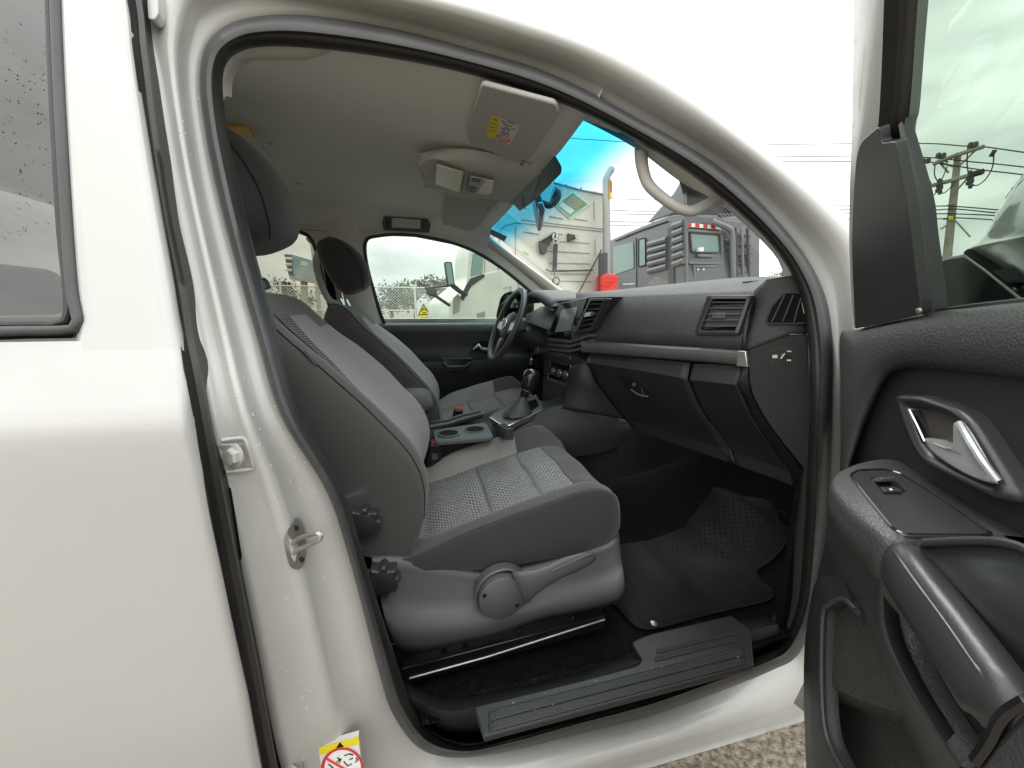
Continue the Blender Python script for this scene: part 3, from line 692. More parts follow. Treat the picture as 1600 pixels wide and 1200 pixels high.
# cross sections (x, top z) of the console box; near wall y 1.43, far wall y 1.67
for x, zt, yn in ((-.34, .80, 1.45), (-.02, .80, 1.45), (.0, .765, 1.44), (.26, .775, 1.435), (.30, .80, 1.43), (.58, .835, 1.42), (.64, .86, 1.42), (.80, .87, 1.40)):
    yf_ = 3.10-yn
    cs.append([V((x, yn+.0, .30)), V((x, yn-.0, zt-.05)), V((x, yn+.004, zt-.008)), V((x, yn+.014, zt)), V((x, yf_-.014, zt)), V((x, yf_-.004, zt-.008)), V((x, yf_, zt-.05)), V((x, yf_, .30))])
con = loft('centre_console', cs, M['plastic'], truck, caps=True, smooth=35)
# knee pad of the console on the passenger side
k1 = [PY(783, 681, 1.42), PY(830, 659, 1.42), PY(879, 637, 1.42), PY(930, 646, 1.40), PY(983, 658, 1.38)]
k2 = [PY(800, 700, 1.40), PY(857, 682, 1.385), PY(905, 672, 1.37), PY(950, 668, 1.36), PY(988, 668, 1.355)]
k3 = [PY(800, 730, 1.40), PY(860, 720, 1.385), PY(910, 712, 1.37), PY(950, 704, 1.36), PY(984, 686, 1.36)]
k1, k2, k3 = spl(k1, 18), spl(k2, 18), spl(k3, 18)
loft('knee_panel', [[p+V((0, .04, .002)) for p in k1], k1, mid(k1, k2), k2, mid(k2, k3, .6), k3, [p+V((0, .06, -.02)) for p in k3]], M['plastic'], con, smooth=60)
# shifter plate, boot, lever
def CZ(u, v, z): return PZ(u, v, z)
shp = fillet([CZ(764,652,.815), CZ(806,626,.835), CZ(838,618,.842), CZ(848,641,.838), CZ(790,668,.815)], .02, 4)
sh = plate('shift_surround', shp, (0, 0, -.02), M['strip'], con, bevel=.003)
tube('surround_rim', [p+V((0, 0, .001)) for p in shp], .003, M['silver'], sh, n=6, closed=True)
plate('shift_scale', [CZ(u, v, .8405) for u, v in [(812,632),(838,623),(842,634),(832,639)]], (0, 0, -.002), M['gloss'], sh, smooth=0)
bc = CZ(808, 648, .83); kc = PY(829, 590, bc.y-.0)
bt_ = [(.0, .060), (.08, .056), (.14, .047), (.20, .042), (.27, .032), (.34, .028), (.42, .021), (.50, .018)]
brow = []
for i_, (t, rr) in enumerate(bt_):
    cpt = bc.lerp(kc, t); brow.append([q+V((.004*math.sin(k*1.9+i_*2), .003*math.sin(k*2.7+i_), .003*math.sin(k*2.2+i_*1.3)))*(1-t) for k, q in enumerate(disc_pts(cpt, (0, 0, 1), rr, 24, up=(1, 0, 0), r2=rr*.8))])
loft('shift_boot', brow, M['leather'], con, close_c=True, caps=True, smooth=60)
ax_ = (kc-bc).normalized()
knb = lathe('gear_knob', bc.lerp(kc, .48), ax_, [(.016, 0), (.019, .02), (.026, .035), (.032, .055), (.035, .080), (.032, .102), (.022, .116), (.004, .121)], M['gloss'], con, n=20)
tube('knob_collar', disc_pts(bc.lerp(kc, .48)+ax_*.03, ax_, .0215, 18), .003, M['silver'], knb, n=6, closed=True)
plate('knob_cap', disc_pts(bc.lerp(kc, .48)+ax_*.098-V((.012, 0, 0)), ax_+V((-.5, 0, 0)), .017, 16), V((-.004, 0, .004)), M['silver'], knb, bevel=.001)
# cup holders
trp = fillet([CZ(676,672,.785), CZ(760,659,.79), CZ(772,682,.79), CZ(679,690,.785)], .02, 4)
tr_ = plate('cup_tray', trp, (0, 0, -.018), M['grey'], con, bevel=.004)
for u, v in ((701, 677), (742, 671)):
    p = CZ(u, v, .7905); lathe('cup_holder', p, (0, 0, 1), [(.036, .002), (.041, .001), (.041, -.001), (.037, -.02)], M['grey'], tr_, n=24, caps=False)
    lathe('cup_well_shade', p, (0, 0, 1), [(.036, .0005), (.001, .0006)], M['black'], tr_, n=24, caps=False)  # flat black disc painted for the shade down in the well
cfx = CZ(777, 661, .815).x-.004
plate('console_front_trim', [PX(u, v, cfx) for u, v in [(764,655),(790,670),(790,688),(768,678)]], (.03, 0, 0), M['smooth'], con, bevel=.003)
# handbrake
hb = [PY(672, 667, 1.60), PY(700, 662, 1.60), PY(724, 654, 1.60), PY(752, 647, 1.60)]
hbk = tube('handbrake', hb, [.026, .021, .022, .018], M['smooth'], con, n=14)
tube('brake_button', [hb[-1], hb[-1]+(hb[-1]-hb[-2]).normalized()*.018], .008, M['strip'], hbk, n=10)
# armrest box and pad
ar = MB()
rws = []
for x, hh in ((-.36, .07), (-.34, .08), (-.06, .085), (.01, .075), (.035, .05), (.04, .02)):
    rws.append([V((x, 1.55+.095*math.copysign(abs(math.cos(t))**.4, math.cos(t)), .895+hh*.5*math.copysign(abs(math.sin(t))**.5, math.sin(t)))) for t in [2*math.pi*k/24 for k in range(24)]])
arm = loft('armrest', rws, M['dash'], con, close_c=True, caps=True, smooth=180)
plate('armrest_box', [V((-.36, 1.47, .78)), V((.0, 1.47, .78)), V((.015, 1.47, .88)), V((-.36, 1.47, .88))], (0, .16, 0), M['plastic'], con, bevel=.006)
# ------------------------------------------------------------------ roof fittings
def HP(u, v, o=0): return PP(u, v, V((.1, 1.2, 1.722-o)), V((-.19, 0, -1)))
vis = fillet([HP(u, v, .018) for u, v in [(752,132),(868,163),(874,178),(820,258),(735,226),(727,212)]], [.01, .01, .01, .02, .01, .03], 4)
vz = plate('sun_visor', vis, (.002, 0, .011), M['visor'], headliner, bevel=.004, seg=3, label='passenger side sun visor with an airbag warning label')
tube('visor_hinge', [HP(858, 163, .012), HP(868, 169, .014), HP(866, 175, .012)], .004, M['grey'], vz, n=8)
tube('visor_clip', [HP(811, 246, .012), HP(819, 250, .016), HP(815, 257, .012)], .0045, M['grey'], vz, n=8)
def VP(u, v): return HP(u, v, .0195)
lb = MB().plate([VP(768,180), VP(812,197), VP(797,227), VP(760,212)], (0, 0, .0008)).build('airbag_label', M['label'], vz, smooth=0)
plate('label_band', [HP(u, v, .0202) for u, v in [(768,180),(781,185),(775,218),(760,212)]], (0, 0, .0004), M['yellow'], lb, smooth=0)
dmk = lambda pts, mt, r=.0007, cl=False, nm='label_mark': tube(nm, [HP(u, v, .0206) for u, v in pts], r, M[mt], lb, n=4, closed=cl)
for pts in ([(783,189),(790,191)], [(786,193),(799,198)], [(793,190),(804,194)], [(799,201),(806,203)], [(783,200),(789,202),(786,207)], [(789,199),(797,203),(791,208),(796,211)], [(782,205),(790,210)], [(770,186),(776,188)], [(768,192),(774,194)], [(766,198),(772,200)], [(764,204),(769,206)]):
    dmk(pts, 'black')
dmk([(776,212),(784,210),(793,214),(797,220),(790,223),(780,219)], 'redprint', .0009, True)
dmk([(779,212),(793,221)], 'redprint', .0008)
v2 = fillet([HP(u, v, .018) for u, v in [(698,303),(777,317),(746,355),(737,360),(717,363),(695,356),(690,342)]], [.008, .01, .006, .006, .02, .02, .02], 4)
vz2 = plate('sun_visor', v2, (.002, 0, .011), M['visor'], headliner, bevel=.004, seg=3)
tube('visor_clip', [HP(757, 322, .012), HP(763, 324, .016), HP(762, 328, .012)], .0045, M['grey'], vz2, n=8)
# overhead console: a wedge that hangs from the headliner
ocr = []
def OC(u, v, z): return PZ(u, v, z)
q0 = [OC(655,240,1.700), OC(700,232,1.712), OC(760,238,1.700), OC(850,262,1.680)]
q1 = [OC(653,262,1.680), OC(683,248,1.682), OC(770,276,1.668), OC(846,272,1.668)]
q2 = [OC(668,290,1.668), OC(722,305,1.664), OC(765,309,1.664), OC(800,316,1.664)]
q3 = [OC(662,291,1.70), OC(722,309,1.70), OC(768,314,1.70), OC(802,320,1.69)]
q0, q1, q2, q3 = [spl(q, 20) for q in (q0, q1, q2, q3)]
ocon = loft('overhead_console', [q0, mid(q0, q1, .7), q1, mid(q1, q2, .1), mid(q1, q2, .5), mid(q1, q2, .92), q2, mid(q2, q3, .3), q3], M['headplast'], headliner, smooth=50, solid=.004)
def OP(u, v, o=0): return PP(u, v, V((.12, 1.35, 1.6655-o)), V((-.06, .03, -1)))
def oc_plate(nm, pts, o, mt, r=.004): return plate(nm, fillet([OP(u, v, o) for u, v in pts], r, 3), (0, 0, .004), M[mt], ocon, bevel=.001)
oc_plate('reading_lamp_lens', [(682,258),(724,270),(717,301),(680,288)], .010, 'lens')
oc_plate('lamp_switch_panel', [(735,276),(773,284),(769,303),(729,300)], .009, 'headplast')
oc_plate('map_lamp_lens', [(757,284),(771,283),(770,298),(762,305),(746,302)], .012, 'lens')
oc_plate('rocker_switch', [(738,279),(752,281),(749,286),(737,284)], .012, 'grey', .001)
oc_plate('rocker_switch', [(734,292),(744,294),(742,301),(732,300)], .012, 'grey', .001)
tube('lamp_seam', [OP(u, v, .011) for u, v in [(726,271),(721,304)]], .0012, M['grey'], ocon, n=5)
tube('lamp_seam', [OP(u, v, .011) for u, v in [(733,274),(727,304)]], .0012, M['grey'], ocon, n=5)
# folded grab handle over the driver's door
gh = fillet([PS(u, v, FAR, -.065) for u, v in [(600,338),(668,342),(673,350),(671,364),(600,360),(597,348)]], .008, 4)
g1 = plate('roof_grab_handle', gh, (0, .02, .004), M['grey'], headliner, bevel=.005, seg=3)
plate('handle_grip', fillet([PS(u, v, FAR, -.072) for u, v in [(612,340),(657,343),(657,357),(612,355)]], .006, 3), (0, .01, 0), M['headplast'], g1, bevel=.003)
for u in (606, 664): plate('handle_hinge', [PS(u+a_, v, FAR, -.07) for a_, v in ((-4, 341), (4, 342), (4, 358), (-4, 357))], (0, .01, 0), M['smooth'], g1, bevel=.002)
tube('headliner_seam', spl([PS(u, v, FAR, -.02) for u, v in [(470,358),(490,360),(520,361),(555,362)]], 12), .0012, M['grey'], headliner, n=4)
for u, v in ((421, 223), (467, 287)):
    lathe('trim_clip', PZ(u, v, 1.744), (0, 0, -1), [(.010, -.006), (.010, .002), (.005, .004)], M['headplast'], headliner, n=14)
# amber reflector strip under the roof
plate('amber_lamp', [PZ(u, v, 1.738) for u, v in [(352,198),(386,199),(400,216),(392,216),(356,206)]], (0, 0, .004), M['orange'], headliner, smooth=0)
tube('belt_edge', [PZ(395, 212, 1.735), PZ(410, 225, 1.725), PZ(426, 246, 1.70)], .004, M['headplast'], headliner, n=6)
# far centre pillar grab handle and belt
hp_ = spl([PS(u, v, FAR, -.05) for u, v in [(514,383),(505,388),(497,397),(494,412),(498,432),(505,452),(514,468),(525,474),(536,475)]], 30)
fh = tube('pillar_grab_handle', hp_, .0175, M['headplast'], truck, n=12, flat=(1, .8))
plate('handle_foot', fillet([PS(u, v, FAR, -.045) for u, v in [(508,378),(516,380),(521,395),(512,398)]], .01, 3), (0, .03, 0), M['headplast'], fh, bevel=.004)
plate('seat_belt', [PS(u, v, FAR, -.03) for u, v in [(503,405),(509,403),(524,455),(540,560),(520,560),(514,470)]], (0, .003, 0), M['black'], truck, smooth=0)
lathe('belt_anchor', PS(519, 427, FAR, -.05), (0, -1, 0), [(.014, -.02), (.016, 0), (.010, .006)], M['silver'], truck, n=14)

# pale trim inside the weatherstrip
def trimband(name, ii, inner, o1, o2, mt='pillar', parent=truck):
    p = spl([PS(u, v, SIDE, o1) for u, v in ii], 40); q = spl([PS(u, v, SIDE, o2) for u, v in inner], 40)
    return loft(name, [[i+V((0, -.012, 0)) for i in p], p, [i+V((0, 0, -.002)) for i in mid(p, q, .5)], q, [i+V((0, .03, .012)) for i in q]], M[mt], parent, smooth=70)
trimband('roof_edge_trim', [(344,170),(345,125),(356,94),(402,68),(470,66),(520,74)], [(352,150),(354,122),(366,104),(392,91),(470,90),(514,84)], .122, .150)
trimband('front_pillar_trim', [(722,108),(790,126),(870,155),(950,192),(1030,238),(1090,274),(1150,322),(1205,378),(1240,430),(1256,490)], [(727,122),(800,141),(880,170),(950,203),(1008,236),(1075,286),(1136,320),(1190,366),(1229,408),(1241,440)], .128, .165)
nh = spl([PS(u, v, SIDE, .165) for u, v in [(1004,224),(1002,240),(1004,262),(1013,288),(1035,309),(1060,325),(1080,330),(1102,322),(1122,312),(1142,309)]], 40)
tube('front_grab_handle', nh, [.014+.006*abs(i/39-.5)**2*4 for i in range(40)], M['pillar'], truck, n=14, flat=(1, .85))
tube('trim_joint', [PS(938, 187, SIDE, .13), PS(936, 192, SIDE, .15), PS(934, 197, SIDE, .165)], .0012, M['grey'], truck, n=4)

# ---- interior mirror with its foot, and the dark printed patch behind it
def WSP(u, v, o=0): return PP(u, v, V((.62-o*.69, 1.5, 1.50-o*.72)), V((-.62, 0, -.78)))
M['ceramic'] = mat('printed_glass_patch', (.012, .05, .09), .3)
plate('sensor_patch', fillet([WSP(u, v, .006) for u, v in [(846,268),(866,243),(877,262),(876,272),(842,306),(829,318)]], .01, 3), (.002, 0, .002), M['ceramic'], screen, smooth=0)
M['blueprint'] = mat('blue_grey_cover', (.20, .26, .32), .5)
plate('sensor_cover', fillet([WSP(u, v, .010) for u, v in [(846,268),(829,318),(812,330),(800,316),(822,290)]], .01, 3), (.002, 0, .002), M['blueprint'], screen, smooth=0)
imy = 1.42
mr1 = [PY(u, v, imy) for u, v in [(831,288),(839,286),(852,328),(847,341),(842,340)]]
im = plate('interior_mirror', fillet(mr1, .005, 3), (.066, .23, .0), M['smooth'], truck, bevel=.006, seg=3)
plate('mirror_tip', [PY(u, v, imy-.004) for u, v in [(839,317),(848,315),(853,329),(848,342),(842,339)]], (0, .008, 0), M['chrome'], im, bevel=.002)
tube('mirror_arm', spl([PY(848, 318, imy+.09), PY(858, 320, imy+.10), PY(866, 314, imy+.10), PY(870, 304, imy+.10), PY(864, 300, imy+.10)], 14), [.012+.010*i/13 for i in range(14)], M['smooth'], im, n=12)
tube('sensor_cable', spl([WSP(816, 308, .01), WSP(817, 318, .016), WSP(820, 326, .012), WSP(823, 325, .012)], 10), .0012, M['black'], screen, n=5)
plate('barcode_label', [WSP(u, v, .002) for u, v in [(763,356),(792,370),(788,377),(764,366)]], (.001, 0, .001), M['grey'], screen, smooth=0)
# ------------------------------------------------------------------ far door trim
fd = []
for z, y, in ((1.172, 2.33), (1.168, 2.30), (1.155, 2.285), (1.12, 2.285), (1.05, 2.30), (.99, 2.295), (.965, 2.27), (.955, 2.24), (.93, 2.235), (.88, 2.25), (.80, 2.28), (.5, 2.30), (.3, 2.32)):
    fd.append([V((x, y, z)) for x in [-.26+k*.08 for k in range(17)]])
fdoor = loft('driver_door_trim', fd, M['plastic'], truck, smooth=60, solid=.01)
loft('door_top_pad', [[V((x, y, z)) for x in [-.26+k*.08 for k in range(17)]] for z, y in ((1.176, 2.335), (1.172, 2.285), (1.155, 2.276), (1.12, 2.280), (1.112, 2.29))], M['dash'], fdoor, smooth=60)
rfd = []
for z, y in ((1.18, 2.33), (1.168, 2.30), (1.12, 2.285), (.95, 2.26), (.3, 2.32)): rfd.append([V((x, y, z)) for x in (-1.28, -.9, -.6, -.36)])
loft('rear_door_trim', rfd, M['plastic'], truck, smooth=60, solid=.01)
hz_ = plate('door_release_recess', fillet([PY(u, v, 2.275) for u, v in [(737,540),(756,531),(770,531),(770,548),(742,549)]], .02, 3), (0, .02, 0), M['gloss'], fdoor, bevel=.003)
tube('door_release_lever', [PY(740, 546, 2.262), PY(748, 538, 2.25), PY(752, 545, 2.25), PY(765, 547, 2.262)], .010, M['silver'], hz_, n=10)
ph = plate('door_pull_recess', fillet([PY(u, v, 2.225) for u, v in [(691,559),(737,559),(735,574),(728,582),(700,582),(693,572)]], .02, 4), (0, .03, 0), M['gloss'], fdoor, bevel=.004)
tube('door_pull', [PY(692, 566, 2.215), PY(700, 573, 2.205), PY(728, 573, 2.205), PY(736, 566, 2.215)], .010, M['smooth'], ph, n=10)
tube('pull_edge', [PY(690, 560, 2.22), PY(738, 560, 2.22)], .004, M['strip'], ph, n=8)

# ------------------------------------------------------------------ passenger seat
def cat(tab, t):   # smooth interpolation through a table
    n = len(tab)
    for i in range(n-1):
        if t <= tab[i+1][0] or i == n-2:
            a_, b_ = tab[i], tab[i+1]; p0 = tab[max(0, i-1)]; p3 = tab[min(n-1, i+2)]
            h = b_[0]-a_[0]; s = (t-a_[0])/h; m0 = (b_[1]-p0[1])/max(1e-6, b_[0]-p0[0])*h; m1 = (p3[1]-a_[1])/max(1e-6, p3[0]-a_[0])*h
            return (2*s**3-3*s*s+1)*a_[1]+(s**3-2*s*s+s)*m0+(-2*s**3+3*s*s)*b_[1]+(s**3-s*s)*m1
CZT = [(-.14, .60), (-.05, .617), (.10, .652), (.25, .692), (.38, .724), (.45, .737), (.50, .735)]
SEC = [(.960, None), (.922, None), (.910, None), (.918, .012), (.926, .020), (.955, .030), (.985, .014), (.998, .001), (1.004, .006), (1.085, -.002), (1.165, .006), (1.250, -.002), (1.326, .006), (1.332, .001), (1.350, .020), (1.388, .064), (1.420, .056), (1.440, .010), (1.425, None)]
XS = [-.14, -.10, -.05, -.02, -.013, .03, .08, .12, .175, .182, .19, .24, .29, .325, .332, .34, .38, .425, .432, .46, .49, .515, .535, .548, .553, .553]
DROP = {.515: (.008, 0), .535: (.026, .006), .548: (.06, .015), .553: (.11, .028)}
crow = []
for i, x in enumerate(XS):
    P = cat(CZT, min(x, .50)); zb = .535 if x < .45 else .535+.04*(x-.45)/.1
    dr, pull = DROP.get(x, (0, 0)); xx = x
    if i == len(XS)-1: dr, pull = .145, .03; xx = .545
    groove = .007 if i in (4, 9, 14) else 0
    k = 1.0 if x < .45 else max(.35, 1-(x-.45)/.12)
    hb_ = min(1, max(.15, (x+.12)/.22))      # bolsters fade towards the backrest
    r_ = []
    zm = [zb, zb+.025, (zb+P)/2+.01]
    for j, (y, dz) in enumerate(SEC):
        if dz is None: z = zm[j] if j < 3 else zb
        else: z = P+dz*(k if abs(dz) > .003 else 1)*(hb_ if dz > .015 else 1)-dr-(groove if 8 <= j <= 12 else 0)
        if dz is None and j == 2: z -= dr*.5
        z = max(z, zb) if dz is not None else z
        yy = y+pull*max(-1, min(1, (1.17-y)/.2))
        bulge = .010*math.sin(math.pi*max(0, min(1, (y-1.0)/.33))) if 8 <= j <= 12 and not groove else 0
        r_.append(V((xx, yy, z+bulge*.6)))
    crow.append([q+V((0, 0, (.0035*noise.noise(q*9)+.0015*noise.noise(q*27))*(1 if q.z > .56 else 0)))+V((0, -.004*noise.noise(q*8+V((5, 0, 0))), 0)) for q in r_])
def sub_loft(name, rws, i0, i1, j0, j1, mt, parent, refine=2, **k):
    g = [rw[j0:j1+1] for rw in rws[i0:i1+1]]
    g = [segspl(r_, refine) for r_ in g]
    g = list(map(list, zip(*[segspl(list(c_), refine) for c_ in zip(*g)])))
    return loft(name, g, mt, parent, smooth=180, **k)
M['mesh'] = bpy.data.materials.new('seat_mesh_fabric'); M['mesh'].use_nodes = True
def weave(m_, light, darkc, bw, rh, ms):
    n = m_.node_tree; b_ = n.nodes['Principled BSDF']; t = n.nodes.new('ShaderNodeTexCoord')
    br = n.nodes.new('ShaderNodeTexBrick'); br.offset = .5; br.inputs['Scale'].default_value = 1; br.inputs['Mortar Size'].default_value = ms; br.inputs['Mortar Smooth'].default_value = .6
    br.inputs['Brick Width'].default_value = bw; br.inputs['Row Height'].default_value = rh; br.inputs['Color1'].default_value = (*light, 1); br.inputs['Color2'].default_value = (*[c_*.8 for c_ in light], 1); br.inputs['Mortar'].default_value = (*darkc, 1)
    bp_ = n.nodes.new('ShaderNodeBump'); bp_.inputs['Strength'].default_value = .7; bp_.inputs['Distance'].default_value = .0015; bp_.invert = True
    n.links.new(t.outputs['UV'], br.inputs['Vector']); n.links.new(br.outputs['Color'], b_.inputs['Base Color']); n.links.new(br.outputs['Fac'], bp_.inputs['Height']); n.links.new(bp_.outputs['Normal'], b_.inputs['Normal'])
    b_.inputs['Roughness'].default_value = .95
weave(M['mesh'], (.33, .32, .305), (.03, .03, .03), .0085, .0055, .0012)
M['mesh2'] = bpy.data.materials.new('seat_back_mesh_fabric'); M['mesh2'].use_nodes = True
weave(M['mesh2'], (.21, .203, .195), (.045, .044, .042), .011, .0062, .0017)

def seat(name, label, dc, db, dh, full=True):
    s = bpy.data.objects.new(name, None); C.objects.link(s); s.parent = truck; WT[s] = V((.2+dc[0], 1.17+dc[1], .30)); s.location = WT[s]-WT[truck]; s['label'] = label
    D = V(dc); rw = [[p+D for p in r_] for r_ in crow]; n = len(XS)-1
    sub_loft('cushion_side', rw, 0, n, 0, 4, M['fabricside'], s)
    sub_loft('cushion_bolster', rw, 0, n, 4, 7, M['fabric'], s)
    sub_loft('cushion_insert', rw, 0, 18, 7, 13, M['mesh'], s, uv=(.47, .33))
    sub_loft('cushion_front', rw, 18, n, 7, 13, M['fabric'], s)
    sub_loft('cushion_wing', rw, 0, 15, 13, 18, M['lightfab'], s)
    sub_loft('cushion_wing', rw, 15, n, 13, 18, M['fabric'], s)
    tube('seat_seam', [p+V((0, -.001, .001)) for p in spl([r_[4] for r_ in rw[1:22]], 50)], .0016, M['fabricside'], s, n=5)
    tube('seat_seam', [p+V((0, 0, .002)) for p in spl([r_[7] for r_ in rw[1:19]], 50)], .0016, M['lightfab'], s, n=5)
    tube('seat_seam', spl([V(p)+V((0, 0, .002)) for p in rw[18][7:14]], 24), .0013, M['fabricside'], s, n=5)
    # backrest
    BZ = [(.60, -.055), (.66, -.03), (.72, -.010), (.79, -.004), (.85, -.012), (.90, -.034), (.96, -.080), (1.03, -.138), (1.11, -.210), (1.19, -.288), (1.25, -.340), (1.29, -.372), (1.32, -.40)]
    BS = [(-.15, 1.02), (-.14, .965), (-.07, .930), (-.02, .930), (0, .942), (.012, .962), (.010, .990), (-.004, 1.012), (-.012, 1.035), (-.016, 1.085), (-.018, 1.165), (-.014, 1.24), (-.004, 1.285), (.004, 1.305), (.018, 1.345), (.030, 1.385), (.016, 1.418), (-.05, 1.432), (-.13, 1.40), (-.15, 1.34)]
    B = V(db); brow_ = []
    H = [.60, .64, .68, .72, .76, .80, .84, .88, .92, .96, 1.0, 1.04, 1.08, 1.12, 1.16, 1.20, 1.24, 1.27, 1.295, 1.312, 1.32]
    for i, z in enumerate(H):
        x = cat(BZ, z); dz = .01; dx = cat(BZ, min(1.32, z+dz))-cat(BZ, z-dz if z > .61 else z); tn = V((dx, 0, (min(1.32, z+dz)-(z-dz if z > .61 else z)))).normalized()
        nf = V((tn.z, 0, -tn.x)); sh_ = max(0, (z-1.16)/.16); wsc = 1-.22*sh_**2.2; th_ = 1-.75*max(0, (z-1.27)/.05)**2 if z > 1.27 else 1
        bol = min(1, max(.1, (z-.66)/.16))*(1 if z < 1.05 else max(.0, 1-(z-1.05)/.24))
        r_ = []
        for f_, y in BS:
            ff = f_*bol if f_ > -.02 else f_
            back_ = .0
            if f_ < -.02: ff = f_*th_*(1+.75*max(0, min(1, (1.2-z)/.35)))
            if z > 1.27: ff -= .03*((z-1.27)/.05)**2
            r_.append(V((x, 1.175+(y-1.175)*wsc, z))+nf*ff)
        brow_.append([p+B+nf*(.004*noise.noise(p*8)+.0015*noise.noise(p*24))+V((0, -.004*noise.noise(p*7+V((3, 1, 0))), 0)) for p in r_])
    nb = len(H)-1
    back_ = sub_loft('backrest_shell', brow_, 0, nb, 16, 19, M['fabricside'], s)
    sub_loft('backrest_side', brow_, 0, nb, 0, 4, M['fabric'], s)
    sub_loft('backrest_bolster', brow_, 0, nb, 4, 7, M['fabric'], s)
    sub_loft('backrest_insert', brow_, 0, 16, 7, 13, M['lightfab'], s)
    sub_loft('backrest_top', brow_, 16, nb, 7, 13, M['fabric'], s)
    sub_loft('backrest_wing', brow_, 0, 15, 13, 16, M['lightfab'], s)
    sub_loft('backrest_wing', brow_, 15, nb, 13, 16, M['fabric'], s)
    # woven wedge beside the near bolster
    wrow = []
    for i in range(7, 17):
        t = (i-7)/9; r_ = brow_[i]; seg_ = spl(r_[7:12], 12); m_ = 1+int(t*10); e = max(.03, t)*.55
        L_ = spl([p+V((.003, 0, .003)) for p in r_[7:12]], 40); k_ = max(2, int(39*e)); wrow.append(even(L_[:k_+1], 8))
    loft('backrest_mesh', [segspl(list(c_), 2) for c_ in zip(*wrow)], M['mesh2'], s, smooth=180, uv=(.10, .40))
    tube('seat_seam', spl([r_[4]+V((0, -.001, 0)) for r_ in brow_[3:20]], 50), .0017, M['black'], s, n=5)
    tube('seat_seam', spl([r_[7]+V((.001, 0, .001)) for r_ in brow_[3:17]], 50), .0013, M['fabricside'], s, n=5)
    # headrest
    hs = 1 if full else .80
    hc = V((-.435, 1.175, 1.555 if full else 1.548))+V(dh); hrw = []
    ang = R(22); ux = V((math.cos(ang), 0, math.sin(ang)*1)); uz = V((-math.sin(ang), 0, math.cos(ang)))
    for t, sx, sy, ox in ((-1, .02, .03, .0), (-.985, .05, .085, .0), (-.90, .078, .118, .0), (-.7, .096, .134, .002), (-.4, .108, .140, .004), (0, .110, .143, .0), (.35, .102, .142, -.008), (.65, .085, .136, -.018), (.85, .062, .122, -.028), (.95, .042, .10, -.034), (1, .016, .05, -.038)):
        cpt = hc+uz*(t*.158*hs)+ux*ox*hs; sx, sy = sx*hs, sy*hs; r_ = []
        for k in range(32):
            a__ = 2*math.pi*k/32; ca, sa = math.cos(a__), math.sin(a__); e_ = .72
            r_.append(cpt+ux*(sx*math.copysign(abs(ca)**e_, ca))+V((0, 1, 0))*(sy*math.copysign(abs(sa)**e_, sa)))
        hrw.append(r_)
    hd_ = loft('headrest', hrw, M['fabricside'], s, close_c=True, caps=True, smooth=180, sub=1)
    sm_ = [r_[28]*.0+r_[27] for r_ in hrw[1:-1]]
    tube('seat_seam', spl([p+(p-hc).normalized()*.0015 for p in sm_], 30), .0015, M['black'], s, n=5)
    for dy in (-.07, .07):
        tube('headrest_post', [hc-uz*.13-ux*.075+V((0, dy, 0)), hc-uz*.13-ux*.075+V((0, dy, 0))-uz*.10], .007, M['chrome'], s, n=12)
        lathe('post_collar', hc-uz*.215-ux*.075+V((0, dy, 0)), uz, [(.016, -.02), (.018, 0), (.012, .008)], M['smooth'], s, n=16)
    # plastic valance, lever, knobs
    if full:
        st_ = [((580,868),(604,978)),((610,866),(624,1014)),((650,872),(660,1019)),((700,884),(715,1006)),((760,893),(775,993)),((820,885),(845,968)),((880,868),(905,956)),((940,850),(952,946)),((960,838),(970,938)),((967,836),(977,922))]
        lv = [(0, .930), (.06, .916), (.14, .911), (.42, .912), (.58, .894), (.72, .872), (.92, .874), (1, .900)]
        rws_ = []
        for f_, y in lv:
            r_ = [PY(a_[0]+(b_[0]-a_[0])*f_, a_[1]+(b_[1]-a_[1])*f_, y+(.012 if i == 9 else .0)) for i, (a_, b_) in enumerate(st_)]
            e = r_[-1]; r_ = r_+[e+V((.010, .03, 0)), e+V((.016, .10, 0)), e+V((.016, .40, 0)), e+V((0, .50, 0))]
            rws_.append(segspl(r_, 3))
        rws_.append([p+V((0, .02, -.002)) for p in rws_[-1]])
        rws_.insert(0, [p+V((0, .03, -.004)) for p in rws_[0]])
        va = loft('seat_valance', rws_, M['grey'], s, smooth=180)
        cc = PY(783, 929, .868)
        lathe('lever_recess', cc+V((.006, .012, -.004)), (0, -1, 0), [(.074, -.02), (.074, .004), (.070, .008), (.066, .004), (.065, -.008)], M['grey'], s, n=36, caps=False)
        dk = lathe('height_lever', cc, (0, -1, 0), [(.057, -.02), (.061, .004), (.060, .015), (.055, .019), (.001, .020)], M['grey'], s, n=36)
        hl = [[(800,893),(822,944)],[(818,892),(838,928)],[(836,890),(856,915)],[(858,882),(876,903)],[(882,871),(898,894)],[(905,865),(914,886)],[(921,862),(925,880)],[(929,866),(930,873)]]
        hr_ = []
        for i, (p_, q_) in enumerate(hl):
            y = .852-.012*math.sin(i/7*math.pi*.9); p3 = PY(*p_, y); q3 = PY(*q_, y); m_ = (p3+q3)/2; half = (p3-q3)/2; th_ = .013-.006*i/7
            hr_.append([m_+half*math.cos(2*math.pi*k/16)+V((0, th_*math.sin(2*math.pi*k/16), 0)) for k in range(16)])
        o_ = loft('lever_arm', hr_, M['grey'], s, close_c=True, caps=True, smooth=180)
        gp_ = spl([PY(u, v, .8305+.002*i_) for i_, (u, v) in enumerate([(862,893),(890,880),(914,869),(924,866),(926,872),(912,880),(888,888)])], 30, True)
        tube('lever_rim', gp_, .0018, M['strip'], s, n=6, closed=True)
        for u, v in ((757, 931), (808, 946)):
            lathe('screw_hole', PY(u, v, .8475), (0, -1, 0), [(.0055, 0), (.0055, .0006), (.001, .0007)], M['black'], s, n=14)
